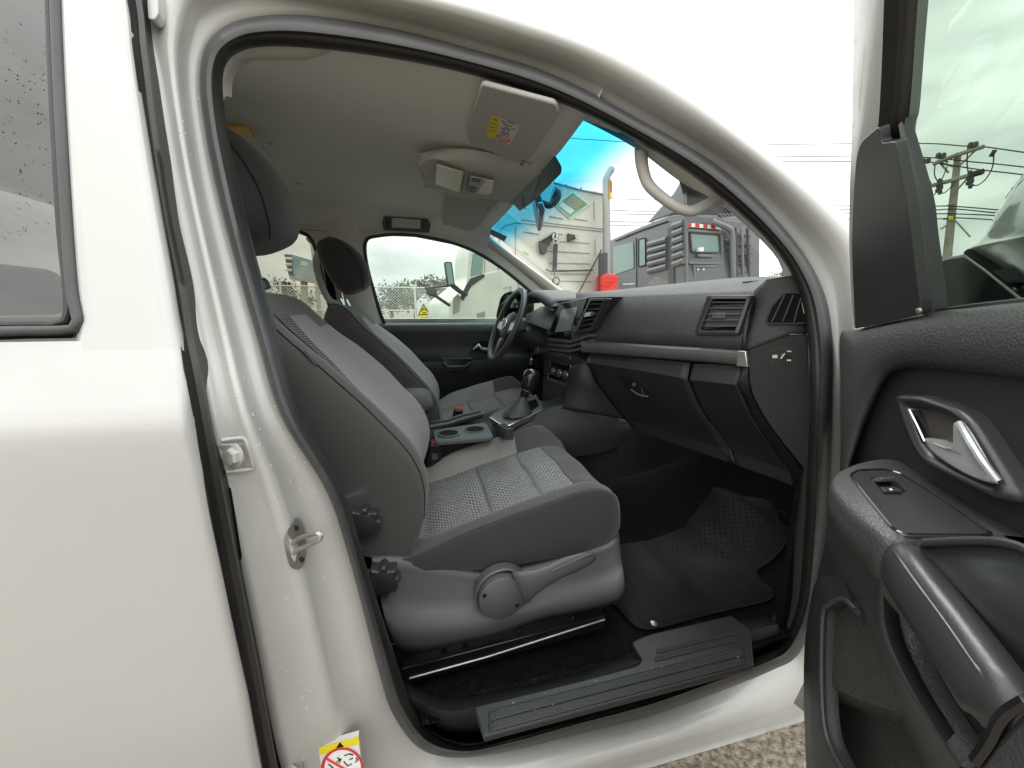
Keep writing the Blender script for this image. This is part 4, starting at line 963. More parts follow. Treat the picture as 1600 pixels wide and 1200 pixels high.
        for (u, v, y) in ((568, 817, .918), (597, 906, .895)):
            c0 = PY(u, v, y); kr = []
            for h_, sc_ in ((.02, 1), (-.002, 1.0), (-.012, .97), (-.016, .88)):
                kr.append([c0+V((math.cos(a__)*(.041+.0045*math.cos(9*a__))*sc_, h_, math.sin(a__)*(.041+.0045*math.cos(9*a__))*sc_)) for a__ in [2*math.pi*k/90 for k in range(90)]])
            kb = loft('recline_knob' if v > 850 else 'lumbar_knob', kr, M['smooth'], s, close_c=True, caps=True, smooth=40)
            lathe('knob_face', c0+V((0, -.016, 0)), (0, -1, 0), [(.031, -.002), (.031, .002), (.029, .003), (.001, .0032)], M['plastic'], s, n=30)
        tg = [PY(u, v, .938) for u, v in [(473,549),(478,546),(497,566),(494,571)]]
        plate('side_tag', [p+V((.0, -.004, 0)) for p in tg], (0, .003, 0), M['strip'], s, bevel=.0008)
        # runners
        for dy in (0, .44):
            rl = MB()
            rl.plate([PY(628,1046,.905)+V((0, dy, 0)), PY(946,962,.905)+V((0, dy, 0)), PY(946,982,.905)+V((0, dy, 0)), PY(630,1072,.905)+V((0, dy, 0))], (0, .05, 0))
            rl.plate([PY(610,1008,.925)+V((0, dy, 0)), PY(940,935,.925)+V((0, dy, 0)), PY(944,960,.925)+V((0, dy, 0)), PY(622,1042,.925)+V((0, dy, 0))], (0, .03, 0)); rl.build('seat_runner', M['blksteel'], s, bevel=.003)

        tube('runner_edge', [PY(640,1060,.902), PY(760,1027,.902), PY(945,968,.902)], .0028, M['steel'], s, n=6)
        for u, v in ((694, 1021), (727, 1013), (812, 985), (895, 965)):
            lathe('runner_bolt', PY(u, v, .922), (0, -1, 0), [(.009, 0), (.009, .005), (.005, .007), (.001, .007)], M['blksteel'], s, n=6, smooth=0)
    else:
        vb = MB(); vb.box((.22+dc[0], .93+dc[1], .50), (.62, .03, .2)); vb.build('seat_valance', M['plastic'], s, bevel=.01)
    return s
seat('passenger_seat', 'passenger seat in two-tone grey fabric with woven insert', (0, 0, 0), (0, 0, 0), (0, 0, 0))
seat('driver_seat', 'driver seat in dark grey fabric behind the steering wheel', (.06, .76, .07), (.075, .76, -.02), (.125, .76, -.098), full=False)
# belt buckles
def buckle(u, v, y, s_=1.0):
    c0 = PY(u, v, y); b_ = MB(); rot = Matrix.Rotation(R(14), 3, 'Y')
    b_.box(c0, (.052*s_, .03*s_, .088*s_), rot); o = b_.build('belt_buckle', M['gloss'], truck, bevel=.006, seg=3)
    r2_ = MB(); r2_.box(c0+rot @ V((0, 0, .048*s_)), (.048*s_, .026*s_, .014*s_), rot); r2_.build('buckle_button', M['red'], o, bevel=.004)
    tube('buckle_stalk', [c0-rot @ V((0, 0, .04)), c0-rot @ V((.01, 0, .14))], .012, M['smooth'], o, n=8, flat=(1, .6))
    plate('buckle_mark', [c0+V((-.010, -.0155, .012)), c0+V((.010, -.0155, .012)), c0+V((.010, -.0155, -.012)), c0+V((-.010, -.0155, -.012))], (0, -.0006, 0), M['grey'], o, smooth=0)
buckle(679, 711, 1.41, 1.05)
buckle(714, 651, 1.68, .8)
# rear seat, seen through the tinted rear door glass
rs = bpy.data.objects.new('rear_seat', None); C.objects.link(rs); rs.parent = truck; WT[rs] = V((-1.05, 1.55, .3)); rs.location = WT[rs]-WT[truck]
b_ = MB(); b_.box((-1.15, 1.55, .92), (.16, 1.42, .62), Matrix.Rotation(R(-14), 3, 'Y')); b_.build('bench_back', M['fabric'], rs, bevel=.05, seg=4)
b_ = MB(); b_.box((-.90, 1.55, .62), (.5, 1.42, .16)); b_.build('bench_cushion', M['fabric'], rs, bevel=.05, seg=4)
for y in (1.05, 1.55, 2.05):
    b_ = MB(); b_.box((-1.2, y, 1.31), (.10, .25, .15)); b_.build('headrest', M['fabric'], rs, bevel=.045, seg=4)
# ------------------------------------------------------------------ sill plate, kick panel
def SP(u, v, o=0): return PP(u, v, V((.4, .66, .405+o)), V((0, -.12, 1)))
spl_ = fillet([SP(u, v) for u, v in [(741,1104),(905,1064),(996,1040),(1004,1030),(986,1003),(1010,992),(1143,961),(1173,984),(1178,1040),(1000,1087),(756,1151)]], [.008, .1, .012, .01, .012, .02, .01, .012, .006, 0, .006], 4)
sill = plate('sill_plate', spl_, (0, 0, -.015), M['plastic'], truck, bevel=.003)
def ridge(p, q, w_=.0026):
    n_ = max(2, int((q-p).length/.03)); tube('tread_ridge', [p.lerp(q, i/n_) for i in range(n_+1)], w_, M['strip'] if False else M['plastic'], sill, n=6, flat=(.7, 1))
def rl_(t, ua, ub):   # t 0 at the outer edge .. 1 at the inner edge
    def yv(u): lo_ = 1151+(u-756)*(1040-1151)/(1178-756); return lo_-t*(46 if u < 9999 else 0)*(1-.10*(u-756)/422)
    return SP(ua, yv(ua), .0012), SP(ub, yv(ub), .0012)
for t in (.18, .25, .32, .39, .55, .62, .69, .76):
    ridge(*rl_(t, 768+10*t, 1158))
for t in (1.12, 1.19, 1.26, 1.40, 1.47): ridge(*rl_(t, 1015+8*t, 1150))
for t0_, t1_ in ((.14, .44), (.51, .81)):
    tube('tread_frame', fillet([rl_(t0_, 764, 1166)[0], rl_(t0_, 764, 1166)[1], rl_(t1_, 764, 1166)[1], rl_(t1_, 764, 1166)[0]], .004, 3), .0014, M['plastic'], sill, n=5, closed=True)
scf = [[PS(u, v, SIDE, .130) for u, v in [(674,1142),(705,1157),(760,1158),(900,1119),(1050,1080),(1177,1042),(1225,1005)]], [SP(u, v, -.010) for u, v in [(642,1092),(690,1110),(741,1106),(900,1068),(1040,1020),(1172,986),(1215,975)]], [SP(u, v, -.02)+V((0, .03, -.03)) for u, v in [(630,1066),(680,1092),(741,1090),(900,1055),(1040,1005),(1172,970),(1215,960)]]]
loft('sill_trim', [spl(r_, 40) for r_ in scf], M['plastic'], truck, smooth=60, solid=.004, soff=1)
ka = [(1262,525),(1265,620),(1261,740),(1255,860),(1246,945),(1223,1000),(1190,1022)]
kb = [(1262,535),(1262,620),(1250,765),(1238,850),(1228,925),(1206,968),(1174,1006)]
k0 = spl([PS(u, v, SIDE, .118) for u, v in ka], 40); k1_ = spl([PS(u, v, SIDE, .19) for u, v in kb], 40)
loft('kick_panel', [k0, [p+V((-.006, -.004, 0)) for p in mid(k0, k1_, .5)], k1_, [p+V((.10, .0, 0)) for p in k1_], [p+V((.5, .0, .0)) for p in k1_]], M['dash'], truck, smooth=180)
plate('footwell_wall', [V((1.0, .785, .25)), V((1.42, .785, .25)), V((1.42, .785, 1.2)), V((1.0, .785, 1.2))], (0, -.02, 0), M['carpet'], truck, smooth=0)

# tufts of the carpet between the sill and the seat runner
tf = MB(); rnd = random.Random(9)
for _ in range(9000):
    x = rnd.uniform(-.055, .62); t_ = rnd.random(); z = interp([(0, .340), (.4, .325), (.7, .245), (1, .242)], t_); y = interp([(0, .725), (.4, .785), (.7, .83), (1, .92)], t_)
    a__ = rnd.uniform(0, 6.28); l_ = rnd.uniform(.004, .009); w_ = .0012; dx, dy = math.cos(a__)*w_, math.sin(a__)*w_; i0 = len(tf.v)
    tf.v += [V((x-dx, y-dy, z)), V((x+dx, y+dy, z)), V((x+rnd.uniform(-.006, .006), y+rnd.uniform(-.007, .003), z+l_))]; tf.f.append([i0, i0+1, i0+2])
M['tuft'] = mat('carpet_tuft', (.028, .027, .026), 1, spec=.1, var=.6, vscale=40)
tf.build('carpet_pile', M['tuft'], floor_, kind='stuff', smooth=0)
# ------------------------------------------------------------------ floor mat, keys
def flz(x, y): return interp([(-1, .242), (.95, .242), (1.12, .275), (1.32, .45), (1.42, .75)], x)
def PFL(u, v, o=.012):
    z = .29
    for _ in range(40):
        p = PZ(u, v, z); z = .6*z+.4*(flz(p.x, p.y)+o)
    return PZ(u, v, z)
mo = [(955,822),(1023,822),(1060,812),(1085,797),(1104,776),(1118,762),(1160,776),(1203,794),(1228,804),(1236,826),(1226,851),(1207,874),(1182,891),(1188,908),(1206,922),(1200,938),(1115,958),(1026,981),(994,979),(972,955),(950,920)]
mp_ = fillet(spl(T(PFL, mo), 90, True), 0, 1)
mbm = bmesh.new(); mvs = [mbm.verts.new((q.x, q.y, 0)) for q in mp_]; mbm.faces.new(mvs)
for k in range(70):
    bmesh.ops.bisect_plane(mbm, geom=mbm.verts[:]+mbm.edges[:]+mbm.faces[:], plane_co=(.40+k*.02, 0, 0), plane_no=(1, 0, 0))
bmesh.ops.triangulate(mbm, faces=mbm.faces)
mbm.verts.ensure_lookup_table()
mv_ = [V((q.co.x, q.co.y, flz(q.co.x, q.co.y)+.011)) for q in mbm.verts]; mf_ = [[q.index for q in f.verts] for f in mbm.faces]; mbm.free()
matt = mk('floor_mat', mv_, mf_, M['mat_rubber'], None, smooth=60, solid=.006, soff=0)
tag(matt, 'black ribbed rubber mat lying in the passenger footwell', 'floor mat')
tube('mat_rim', [p+V((0, 0, .001)) for p in mp_], .0035, M['mat_rubber'], matt, n=6, closed=True)
studs = MB(); rnd = random.Random(3)
def inside(u, v, poly, m=0):
    c_ = False
    for (x0_, y0_), (x1_, y1_) in zip(poly, poly[1:]+poly[:1]):
        if (y0_ > v) != (y1_ > v) and u < (x1_-x0_)*(v-y0_)/(y1_-y0_)+x0_: c_ = not c_
    return c_
def clear(u, v): return all(inside(u+a_, v+b_, mo) for a_, b_ in ((9, 0), (-9, 0), (0, 6), (0, -6)))
m0 = PFL(1000, 960); 
for i in range(-60, 60):
    for j in range(-60, 60):
        p = V((m0.x+i*.022+(j % 2)*.011, m0.y+j*.016, 0)); p.z = flz(p.x, p.y)+.0125
        dv_ = p-EYE; kz = dv_.dot(FWD)
        if kz < .1: continue
        u, v = 800+F_PX*dv_.dot(RGT)/kz, 600-F_PX*dv_.dot(UPV)/kz
        if not clear(u, v): continue
        side_ = (u-1020)*.9-(v-860)
        if v < 872 and u > 1040: studs.box(p, (.008, .008, .005), Matrix.Rotation(R(45), 3, 'Z'))
        elif side_ < 8 and v > 850:
            q = V((p.x+.016, p.y-.006, 0)); q.z = flz(q.x, q.y)+.0125; studs.tube([p, q], .003, n=5)
studs.build('mat_tread', M['mat_rubber'], matt, kind='stuff')
tube('mat_fold', spl(T(PFL, [(1205,790),(1196,820),(1200,850),(1209,872)]), 16), .004, M['mat_rubber'], matt, n=6)
tube('mat_fold', spl(T(PFL, [(1000,872),(1030,874),(1060,900),(1090,930),(1116,956)]), 16), .0022, M['mat_rubber'], matt, n=6)
gr = MB(); rnd = random.Random(21)
for _ in range(150):
    if rnd.random() < .6:
        u, v = rnd.uniform(960, 1230), rnd.uniform(800, 975)
        if not clear(u, v): continue
        p = PFL(u, v, .013)
    else:
        u = rnd.uniform(770, 1165); t_ = rnd.random(); lo_ = 1151+(u-756)*(1040-1151)/422; p = SP(u, lo_-6-t_*36, .0016)
    gr.box(p, (rnd.uniform(.001, .0035), rnd.uniform(.001, .0035), .0015), Matrix.Rotation(rnd.uniform(0, 3), 3, 'Z'))
M['grit'] = mat('sandy_grit', (.22, .19, .15), .9)
gr.build('sandy_grit', M['grit'], None, kind='stuff', smooth=0)
cl_ = PFL(1022, 975, .018)
lathe('mat_clip', cl_, (0, 0, 1), [(.012, 0), (.012, .004), (.006, .006)], M['silver'], matt, n=14)
kr_ = PY(838, 556, 1.74)
keys = thing('key_ring', 'keys with a white tag hanging from the ignition', 'keys', kr_)
tube('key', [kr_+V((-.01, 0, .01)), kr_+V((-.03, -.01, 0))], .008, M['gloss'], keys, n=8, flat=(1, .4))
tube('ring', disc_pts(kr_+V((-.03, -.01, -.016)), (1, 0, .2), .016, 18), .0014, M['chrome'], keys, n=5, closed=True)
M['tagblue'] = mat('blue_cord', (.02, .05, .35), .6)
tube('cord', [kr_+V((-.03, -.01, -.03)), PY(831, 571, 1.735)], .003, M['tagblue'], keys, n=6)
plate('tag', [PY(u, v, 1.735) for u, v in [(825,571),(835,570),(838,588),(829,590)]], (.003, 0, 0), M['white'], keys, bevel=.001)
tube('key', [kr_+V((-.03, .0, -.03)), kr_+V((-.028, .014, -.10))], .006, M['steel'], keys, n=8, flat=(1, .3))
# ------------------------------------------------------------------ front door, swung open
DA = R(57); DD = V((-math.cos(DA), -math.sin(DA), 0)); DN = V((-math.sin(DA), math.cos(DA), 0)); E0 = V((.80, .578, 0))
def D(u, v, off=0): return PP(u, v, E0+DN*off, DN)
UN = (DN*math.cos(R(16))-V((0, 0, 1))*math.sin(R(16)))
def UD(u, v, off=0): return PP(u, v, E0+V((0, 0, 1.22))+UN*off, UN)
def DT(t, z, off=0): return E0+DD*t+DN*off+V((0, 0, z))
fdr = bpy.data.objects.new('front_door', None); C.objects.link(fdr); fdr.parent = truck; WT[fdr] = DT(0, .3); fdr.location = WT[fdr]-WT[truck]; fdr['label'] = 'front passenger door swung wide open'
# outer skin and inner panel
sk = []
for z, o in ((.30, -.06), (.5, -.10), (.8, -.128), (1.0, -.142), (1.10, -.145), (1.2, -.10)):
    sk.append([DT(t, z, o+(.02 if t in (-.05, .97) else 0)) for t in (-.05, -.03, .2, .5, .8, .95, .97)])
loft('door_skin', sk, M['paint'], fdr, smooth=180, solid=.01)
base = [(1313,525),(1339,517),(1436,494),(1520,483),(1600,474),(1800,455),(1900,900),(1700,1100),(1420,985),(1330,940),(1277,905),(1277,895),(1290,840),(1302,780),(1311,735),(1314,640)]
panel = plate('door_panel', [D(u, v, 0) for u, v in base], -DN*.05, M['plastic'], fdr, bevel=.004)
cr_ = [DT(t, z, -.045) for t, z in ((-.03, .32), (-.03, 1.18), (.95, 1.18), (.95, .32))]
plate('door_shell', cr_, -DN*.05, M['smooth'], fdr, bevel=.01)
# padded top
pt = [(1314,660),(1314,590),(1314,523),(1340,515),(1436,492),(1520,481),(1600,472),(1750,458)]
pb = [(1331,722),(1350,668),(1366,630),(1384,592),(1408,577),(1450,579),(1530,583),(1600,592)]
pt = [(1314,735),(1313,660),(1313,590),(1313,524),(1338,515),(1436,491),(1520,480),(1600,471),(1760,457)]
pb = [(1329,728),(1340,697),(1351,667),(1366,632),(1386,592),(1412,577),(1480,580),(1600,592),(1760,608)]
n = 60
def pr(f_, o): return segspl([D(a_[0]+(b_[0]-a_[0])*f_, a_[1]+(b_[1]-a_[1])*f_, o) for a_, b_ in zip(pt, pb)], 8)
loft('door_pad', [pr(0, -.05), pr(0, -.006), pr(.03, .006), pr(.10, .016), pr(.3, .023), pr(.6, .024), pr(.85, .020), pr(.95, .013), pr(1, .0), pr(1, -.01)], M['leather'], fdr, smooth=180)
# inner handle: bezel, recess, lever
bz = fillet([D(u, v, .010) for u, v in [(1408,616),(1450,618),(1506,637),(1530,655),(1556,696),(1586,744),(1600,778),(1590,790),(1568,780),(1508,750),(1454,723),(1437,697),(1419,660)]], [.004,.01,.03,.02,.02,.02,.02,.012,.015,.02,.02,.02,.02], 5)
bi = fillet([D(u, v, .012) for u, v in [(1426,636),(1454,639),(1496,651),(1522,671),(1544,708),(1566,752),(1562,758),(1540,750),(1500,733),(1462,713),(1450,696),(1446,687),(1436,660)]], [.004,.01,.03,.02,.02,.008,.004,.01,.01,.01,.01,.01,.01], 5)
k_ = min(len(bz), len(bi))
bz, bi = even(bz+[bz[0]], 72, True), even(bi+[bi[0]], 72, True)
rise = [p.lerp(q, .5)+DN*.009 for p, q in zip(bz, bi)]
bez = loft('handle_bezel', [[p-DN*.02 for p in bz], bz, [p.lerp(r_, .5)+DN*.006 for p, r_ in zip(bz, rise)], rise, [p.lerp(r_, .4)+DN*.003 for p, r_ in zip(bi, rise)], bi, [p-DN*.03 for p in bi]], M['smooth'], fdr, close_c=True, smooth=180)
M['recess'] = mat('handle_recess', (.085, .075, .066), .4, bump=.1, bscale=300)
plate('handle_recess', [p-DN*.008 for p in bi], -DN*.004, M['recess'], bez, smooth=0)
lvo = spl([D(u, v, .019) for u, v in [(1449,684),(1462,690),(1480,698),(1494,697),(1498,690),(1498,672),(1499,657),(1506,659),(1520,672),(1536,698),(1552,728),(1563,752),(1555,757),(1530,749),(1495,730),(1466,710),(1453,697)]], 60, True)
M['lever'] = mat('satin_lever', (.50, .52, .52), .26, metal=.45)
cen = D(1520, 715, .020)
lvi = [p.lerp(cen, .22)+DN*.007 for p in lvo]
loft('handle_lever', [[p-DN*.018 for p in lvo], lvo, [p.lerp(q, .45)+DN*.003 for p, q in zip(lvo, lvi)], lvi, [p.lerp(cen, .6)+DN*.001 for p in lvi]], M['lever'], bez, close_c=True, caps=True, smooth=60)
tube('lever_ridge', spl([D(1500, 662, .026), D(1516, 690, .032), D(1536, 722, .031), D(1558, 751, .024)], 20), .0036, M['lever'], bez, n=8)
plate('lock_slot', fillet([D(u, v, .016) for u, v in [(1413,638),(1420,638),(1445,688),(1440,694),(1428,676)]], .004, 3), -DN*.006, M['gloss'], bez, bevel=.001)
tube('slot_edge', [D(1421, 640, .017), D(1433, 664, .018), D(1445, 690, .017)], .0014, M['silver'], bez, n=5)
# armrest: flat top at 1.03 m, rounded edge, body that tapers down and back
ZA = 1.030
ao = [(1760,921),(1600,834),(1540,801),(1480,765),(1440,741),(1408,724),(1384,719),(1356,722),(1330,729),(1311,738),(1301,749),(1301,762),(1316,784),(1345,812),(1372,833),(1395,846),(1440,846),(1520,842),(1600,848),(1760,870)]
a0 = [PZ(u, v, ZA) for u, v in ao]
ac = PZ(1440, 790, ZA)
top = spl(a0, 80, True)
def grow(p, s, dz): return V((ac.x+(p.x-ac.x)*s, ac.y+(p.y-ac.y)*s, p.z+dz))
arm_rows = [[grow(p, .955, .004) for p in top], [grow(p, .98, .001) for p in top], top, [grow(p, 1.006, -.008) for p in top], [grow(p, 1.008, -.02) for p in top], [grow(p, 1.0, -.045) for p in top]]
arest = loft('door_armrest', arm_rows, M['leather'], fdr, close_c=True, caps=True, smooth=180)
# body below the armrest, from the crease to the edge of the grip recess
L0 = [(1299,760,.07),(1299,790,.06),(1304,830,.055),(1330,880,.05),(1362,980,.045),(1400,1075,.045),(1440,1150,.05),(1480,1235,.05)]
L1 = [(1340,808,.108),(1345,822,.106),(1356,850,.100),(1370,885,.095),(1374,985,.085),(1402,1050,.085),(1443,1120,.088),(1496,1200,.09)]
L2 = [(1392,846,.112),(1386,862,.110),(1382,876,.106),(1380,930,.100),(1385,987,.095),(1412,1052,.095),(1452,1122,.098),(1504,1198,.10)]
def S3(l): return segspl([D(u, v, o) for u, v, o in l], 6)
l0, l1, l2 = S3(L0), S3(L1), S3(L2)
LB = [(1303,765,-.01),(1296,800,-.01),(1290,840,-.01),(1302,890,-.01),(1335,985,-.01),(1380,1085,-.01),(1420,1160,-.01),(1460,1240,-.01)]
lb_ = S3(LB)
loft('armrest_body', [lb_, mid(lb_, l0, .7), l0, mid(l0, l1, .4), l1, l2, [p-DN*.03+DD*.004 for p in l2]], M['leather'], fdr, smooth=180)
# switch panel and window switch
sp_ = [(1329,743),(1342,735),(1384,734),(1408,741),(1480,785),(1548,834),(1540,837),(1410,836),(1394,825),(1360,783)]
spn = plate('switch_panel', fillet([PZ(u, v, ZA+.006) for u, v in sp_], [.008,.008,.01,.02,.1,.004,.006,.012,.012,.05], 4), (0, 0, -.006), M['smooth'], arest, bevel=.0015)
tube('panel_edge', fillet([PZ(u, v, ZA+.0045) for u, v in sp_], [.008,.008,.01,.02,.1,.004,.006,.012,.012,.05], 4), .0022, M['gloss'], arest, n=6, closed=True)
sfr = plate('window_switch_recess', [PZ(u, v, ZA+.0066) for u, v in [(1360,746),(1394,746),(1416,768),(1379,768)]], (0, 0, -.004), M['gloss'], spn, smooth=0)
sw0 = [PZ(u, v, ZA+.009) for u, v in [(1363,747),(1391,747),(1397,757),(1374,758)]]
plate('window_switch', [sw0[0], sw0[1], sw0[2]+V((0, 0, .010)), sw0[3]+V((0, 0, .010))], (0, 0, -.006), M['strip'], spn, bevel=.0015)
plate('switch_lip', [PZ(u, v, ZA+.010) for u, v in [(1375,760),(1399,760),(1411,767),(1382,767)]], (0, 0, -.004), M['smooth'], spn, bevel=.001)
plate('window_icon', [PZ(u, v, ZA+.0104) for u, v in [(1389,763),(1393,763),(1395,766),(1391,766)]], (0, 0, -.0003), M['label'], spn, smooth=0)
# grip recess (left of the bar) and storage bowl (right of it)
rb_ = [(1383,872),(1380,930),(1385,987),(1412,1052),(1452,1122),(1504,1198),(1530,1190),(1556,1150),(1570,1120),(1500,1010),(1440,920),(1400,868)]
ri = [(1412,900),(1404,945),(1408,990),(1430,1040),(1468,1100),(1505,1150),(1522,1152),(1540,1130),(1552,1110),(1495,1010),(1450,935),(1420,895)]
ro_ = segspl([D(u, v, .10) for u, v in rb_], 6, True); rin = segspl([D(u, v, .065) for u, v in ri], 6, True)
rc_ = D(1470, 1020, .062)
loft('grip_recess', [ro_, [p-DN*.012+(q-p)*.08 for p, q in zip(ro_, rin)], mid(ro_, rin, .55), mid(ro_, rin, .85), rin, [p.lerp(rc_, .6) for p in rin]], M['smooth'], fdr, close_c=True, caps=False, smooth=180)
bo = [(1420,850),(1473,845),(1560,849),(1610,868),(1700,960),(1720,1080),(1600,1050),(1530,970),(1475,905),(1440,868)]
bn_ = [(1470,880),(1490,872),(1550,872),(1580,890),(1640,970),(1650,1040),(1590,1010),(1540,960),(1510,925),(1480,895)]
bor = segspl([D(u, v, .105) for u, v in bo], 6, True); bin_ = segspl([D(u, v, -.005) for u, v in bn_], 6, True)
bcn = D(1560, 930, -.01)
loft('storage_bowl', [bor, [p-DN*.02 for p in bor], mid(bor, bin_, .55), mid(bor, bin_, .85), bin_, [p.lerp(bcn, .6) for p in bin_], [p.lerp(bcn, .98) for p in bin_]], M['smooth'], fdr, close_c=True, caps=True, smooth=180)
brim = [(1440,841),(1520,838),(1575,842),(1620,862),(1720,940)]
loft('bowl_rim', [S3([(u, v, .10) for u, v in brim]), S3([(u-1, v+5, .112) for u, v in brim]), S3([(u-3, v+13, .108) for u, v in brim]), S3([(u-4, v+18, .09) for u, v in brim])], M['leather'], fdr, smooth=180)
# pull bar
pc = spl([D(1404, 878, .092), D(1418, 892, .108), D(1452, 940, .112), D(1500, 1005, .112), D(1548, 1074, .112), D(1578, 1116, .110), D(1625, 1180, .09)], 46)
prow = []
for i, p in enumerate(pc):
    tn = (pc[min(45, i+1)]-pc[max(0, i-1)]).normalized(); a1 = (DN-tn*DN.dot(tn)).normalized(); a2 = tn.cross(a1)
    if a2.z < 0: a2 = -a2
    e = min(1, .55+.45*min(1, i/5)); wv = .0265*e; hv = .018*e
    ring_ = []
    for k in range(24):
        a__ = 2*math.pi*k/24; ca, sa = math.cos(a__), math.sin(a__)
        ring_.append(p+a2*(wv*math.copysign(abs(ca)**.75, ca))+a1*(hv*math.copysign(abs(sa)**.8, sa)))
    prow.append(ring_)
loft('pull_bar', prow, M['smooth'], fdr, close_c=True, caps=True, smooth=180)
tube('bar_ridge', [p+DN*.0135+V((0, 0, .0185)) for p in pc[3:43]], .0020, M['smooth'], fdr, n=8)
# joint and lower right panel
lp = [(1504,1200),(1524,1190),(1552,1152),(1603,1096),(1640,1050),(1760,1010),(1800,1500),(1560,1400)]
plate('lower_door_panel', [D(u, v, .128) for u, v in lp], -DN*.05, M['leather'], fdr, bevel=.006)
tube('panel_joint', spl([D(u, v, .1285) for u, v in [(1524,1190),(1540,1168),(1551,1150),(1562,1128),(1578,1110),(1605,1094)]], 24), .0035, M['gloss'], fdr, n=6)
# door pocket
po = [(1312,895,.0),(1277,905,.0),(1265,950,.0),(1257,1013,.0),(1256,1100,.0),(1260,1200,.0),(1268,1300,.0)]
pi_ = [(1340,955,.05),(1304,934,.045),(1287,945,.045),(1281,965,.045),(1279,1067,.045),(1286,1150,.05),(1316,1215,.055)]
pi2 = [(1345,962,.045),(1318,936,.048),(1295,946,.048),(1286,965,.048),(1284,1065,.048),(1291,1148,.05),(1322,1212,.055)]
o_, i_, i2_ = S3(po), S3(pi_), S3(pi2)
loft('pocket_rim', [[p-DN*.03 for p in o_], o_, mid(o_, i_, .5), i_, i2_, [p-DN*.022 for p in i2_]], M['plastic'], fdr, smooth=180)
tube('pocket_edge', i2_, .0035, M['leather'], fdr, n=8)
fp = [(1270,955),(1282,930),(1320,925),(1370,985),(1420,1070),(1450,1130),(1400,1120),(1340,1092),(1280,1066)]
fr0 = S3([(1276,945,.022),(1286,932,.024),(1320,922,.026),(1378,975,.028),(1428,1065,.028)])
fr1 = S3([(1274,1060,.030),(1300,1072,.034),(1340,1092,.036),(1400,1112,.036),(1455,1128,.034)])
fr2 = S3([(1270,1082,-.03),(1300,1092,-.03),(1340,1108,-.03),(1400,1128,-.03),(1462,1148,-.03)])
fr3 = S3([(1266,1320,-.03),(1300,1320,-.03),(1360,1320,-.03),(1420,1320,-.03),(1520,1320,-.03)])
loft('pocket_lining', [fr0, mid(fr0, fr1), fr1, mid(fr1, fr2, .5), fr2, fr3], M['felt'], fdr, smooth=60)
# window frame upright, channel, corner cover
fo = [(1337,-60),(1336,0),(1335,130),(1333,217),(1330,303),(1329,390),(1333,480),(1336,512)]
fi_ = [(1392,-60),(1388,0),(1383,100),(1379,190),(1374,230),(1372,390),(1380,480),(1384,505)]
f0 = segspl([UD(u, v, -.02) for u, v in fo], 5); f1 = segspl([UD(u, v, -.015) for u, v in fi_], 5)
loft('window_frame', [[p-UN*.06 for p in f0], f0, [p+UN*.006 for p in mid(f0, f1, .12)], [p+UN*.004 for p in mid(f0, f1, .85)], f1, [p-UN*.04 for p in f1]], M['jamb'], fdr, smooth=60)
c0 = segspl([UD(u, v, -.005) for u, v in [(1390,-60),(1385,0),(1382,87),(1378,173),(1374,224)]], 6)
c1 = segspl([UD(u, v, -.012) for u, v in [(1428,-60),(1424,0),(1419,70),(1410,165),(1398,222)]], 6)
loft('window_channel', [[p-UN*.03 for p in c0], c0, [p+UN*.008 for p in mid(c0, c1, .25)], [p-UN*.004 for p in mid(c0, c1, .5)], [p+UN*.004 for p in mid(c0, c1, .7)], c1, [p-UN*.006 for p in c1]], M['darkrub'], fdr, smooth=180)
sa = [(1373,197),(1345,221),(1338,243),(1333,303),(1330,390),(1336,514),(1380,505),(1437,491),(1438,477),(1427,390),(1419,325),(1401,234),(1398,221),(1376,224)]
sail = plate('corner_cover', fillet([UD(u, v, .012) for u, v in sa], [.006,.02,.03,.05,.05,.004,.0,.004,.02,.05,.05,.05,.004,.006], 4), -UN*.012, M['smooth'], fdr, bevel=.004)
s0_ = segspl([UD(u, v, .0) for u, v in [(1404,195),(1420,300),(1430,390),(1440,477),(1441,492)]], 6)
s1_ = segspl([UD(u, v, -.02) for u, v in [(1411,186),(1445,303),(1454,368),(1463,433),(1470,486)]], 6)
loft('quarter_seal', [s0_, mid(s0_, s1_, .3), mid(s0_, s1_, .85), s1_, [p-UN*.008 for p in s1_]], M['rubber'], fdr, smooth=60)
lathe('cover_clip', UD(1438, 485, .013), UN, [(.004, 0), (.004, .003), (.002, .004)], M['steel'], fdr, n=12)
M['doorglass'] = glass('green_door_glass', (.62, .70, .64), .05)
gl_ = [(1396,-300),(1396,222),(1441,492),(1600,474),(1900,446),(1900,-300)]
plate('window_glass', [UD(u, v, -.030) for u, v in gl_], -UN*.004, M['doorglass'], fdr, smooth=0)
tube('sill_wiper', [UD(1441, 492, -.018), UD(1520, 482, -.018), UD(1600, 474, -.018), UD(1760, 459, -.018)], .006, M['darkrub'], fdr, n=8)
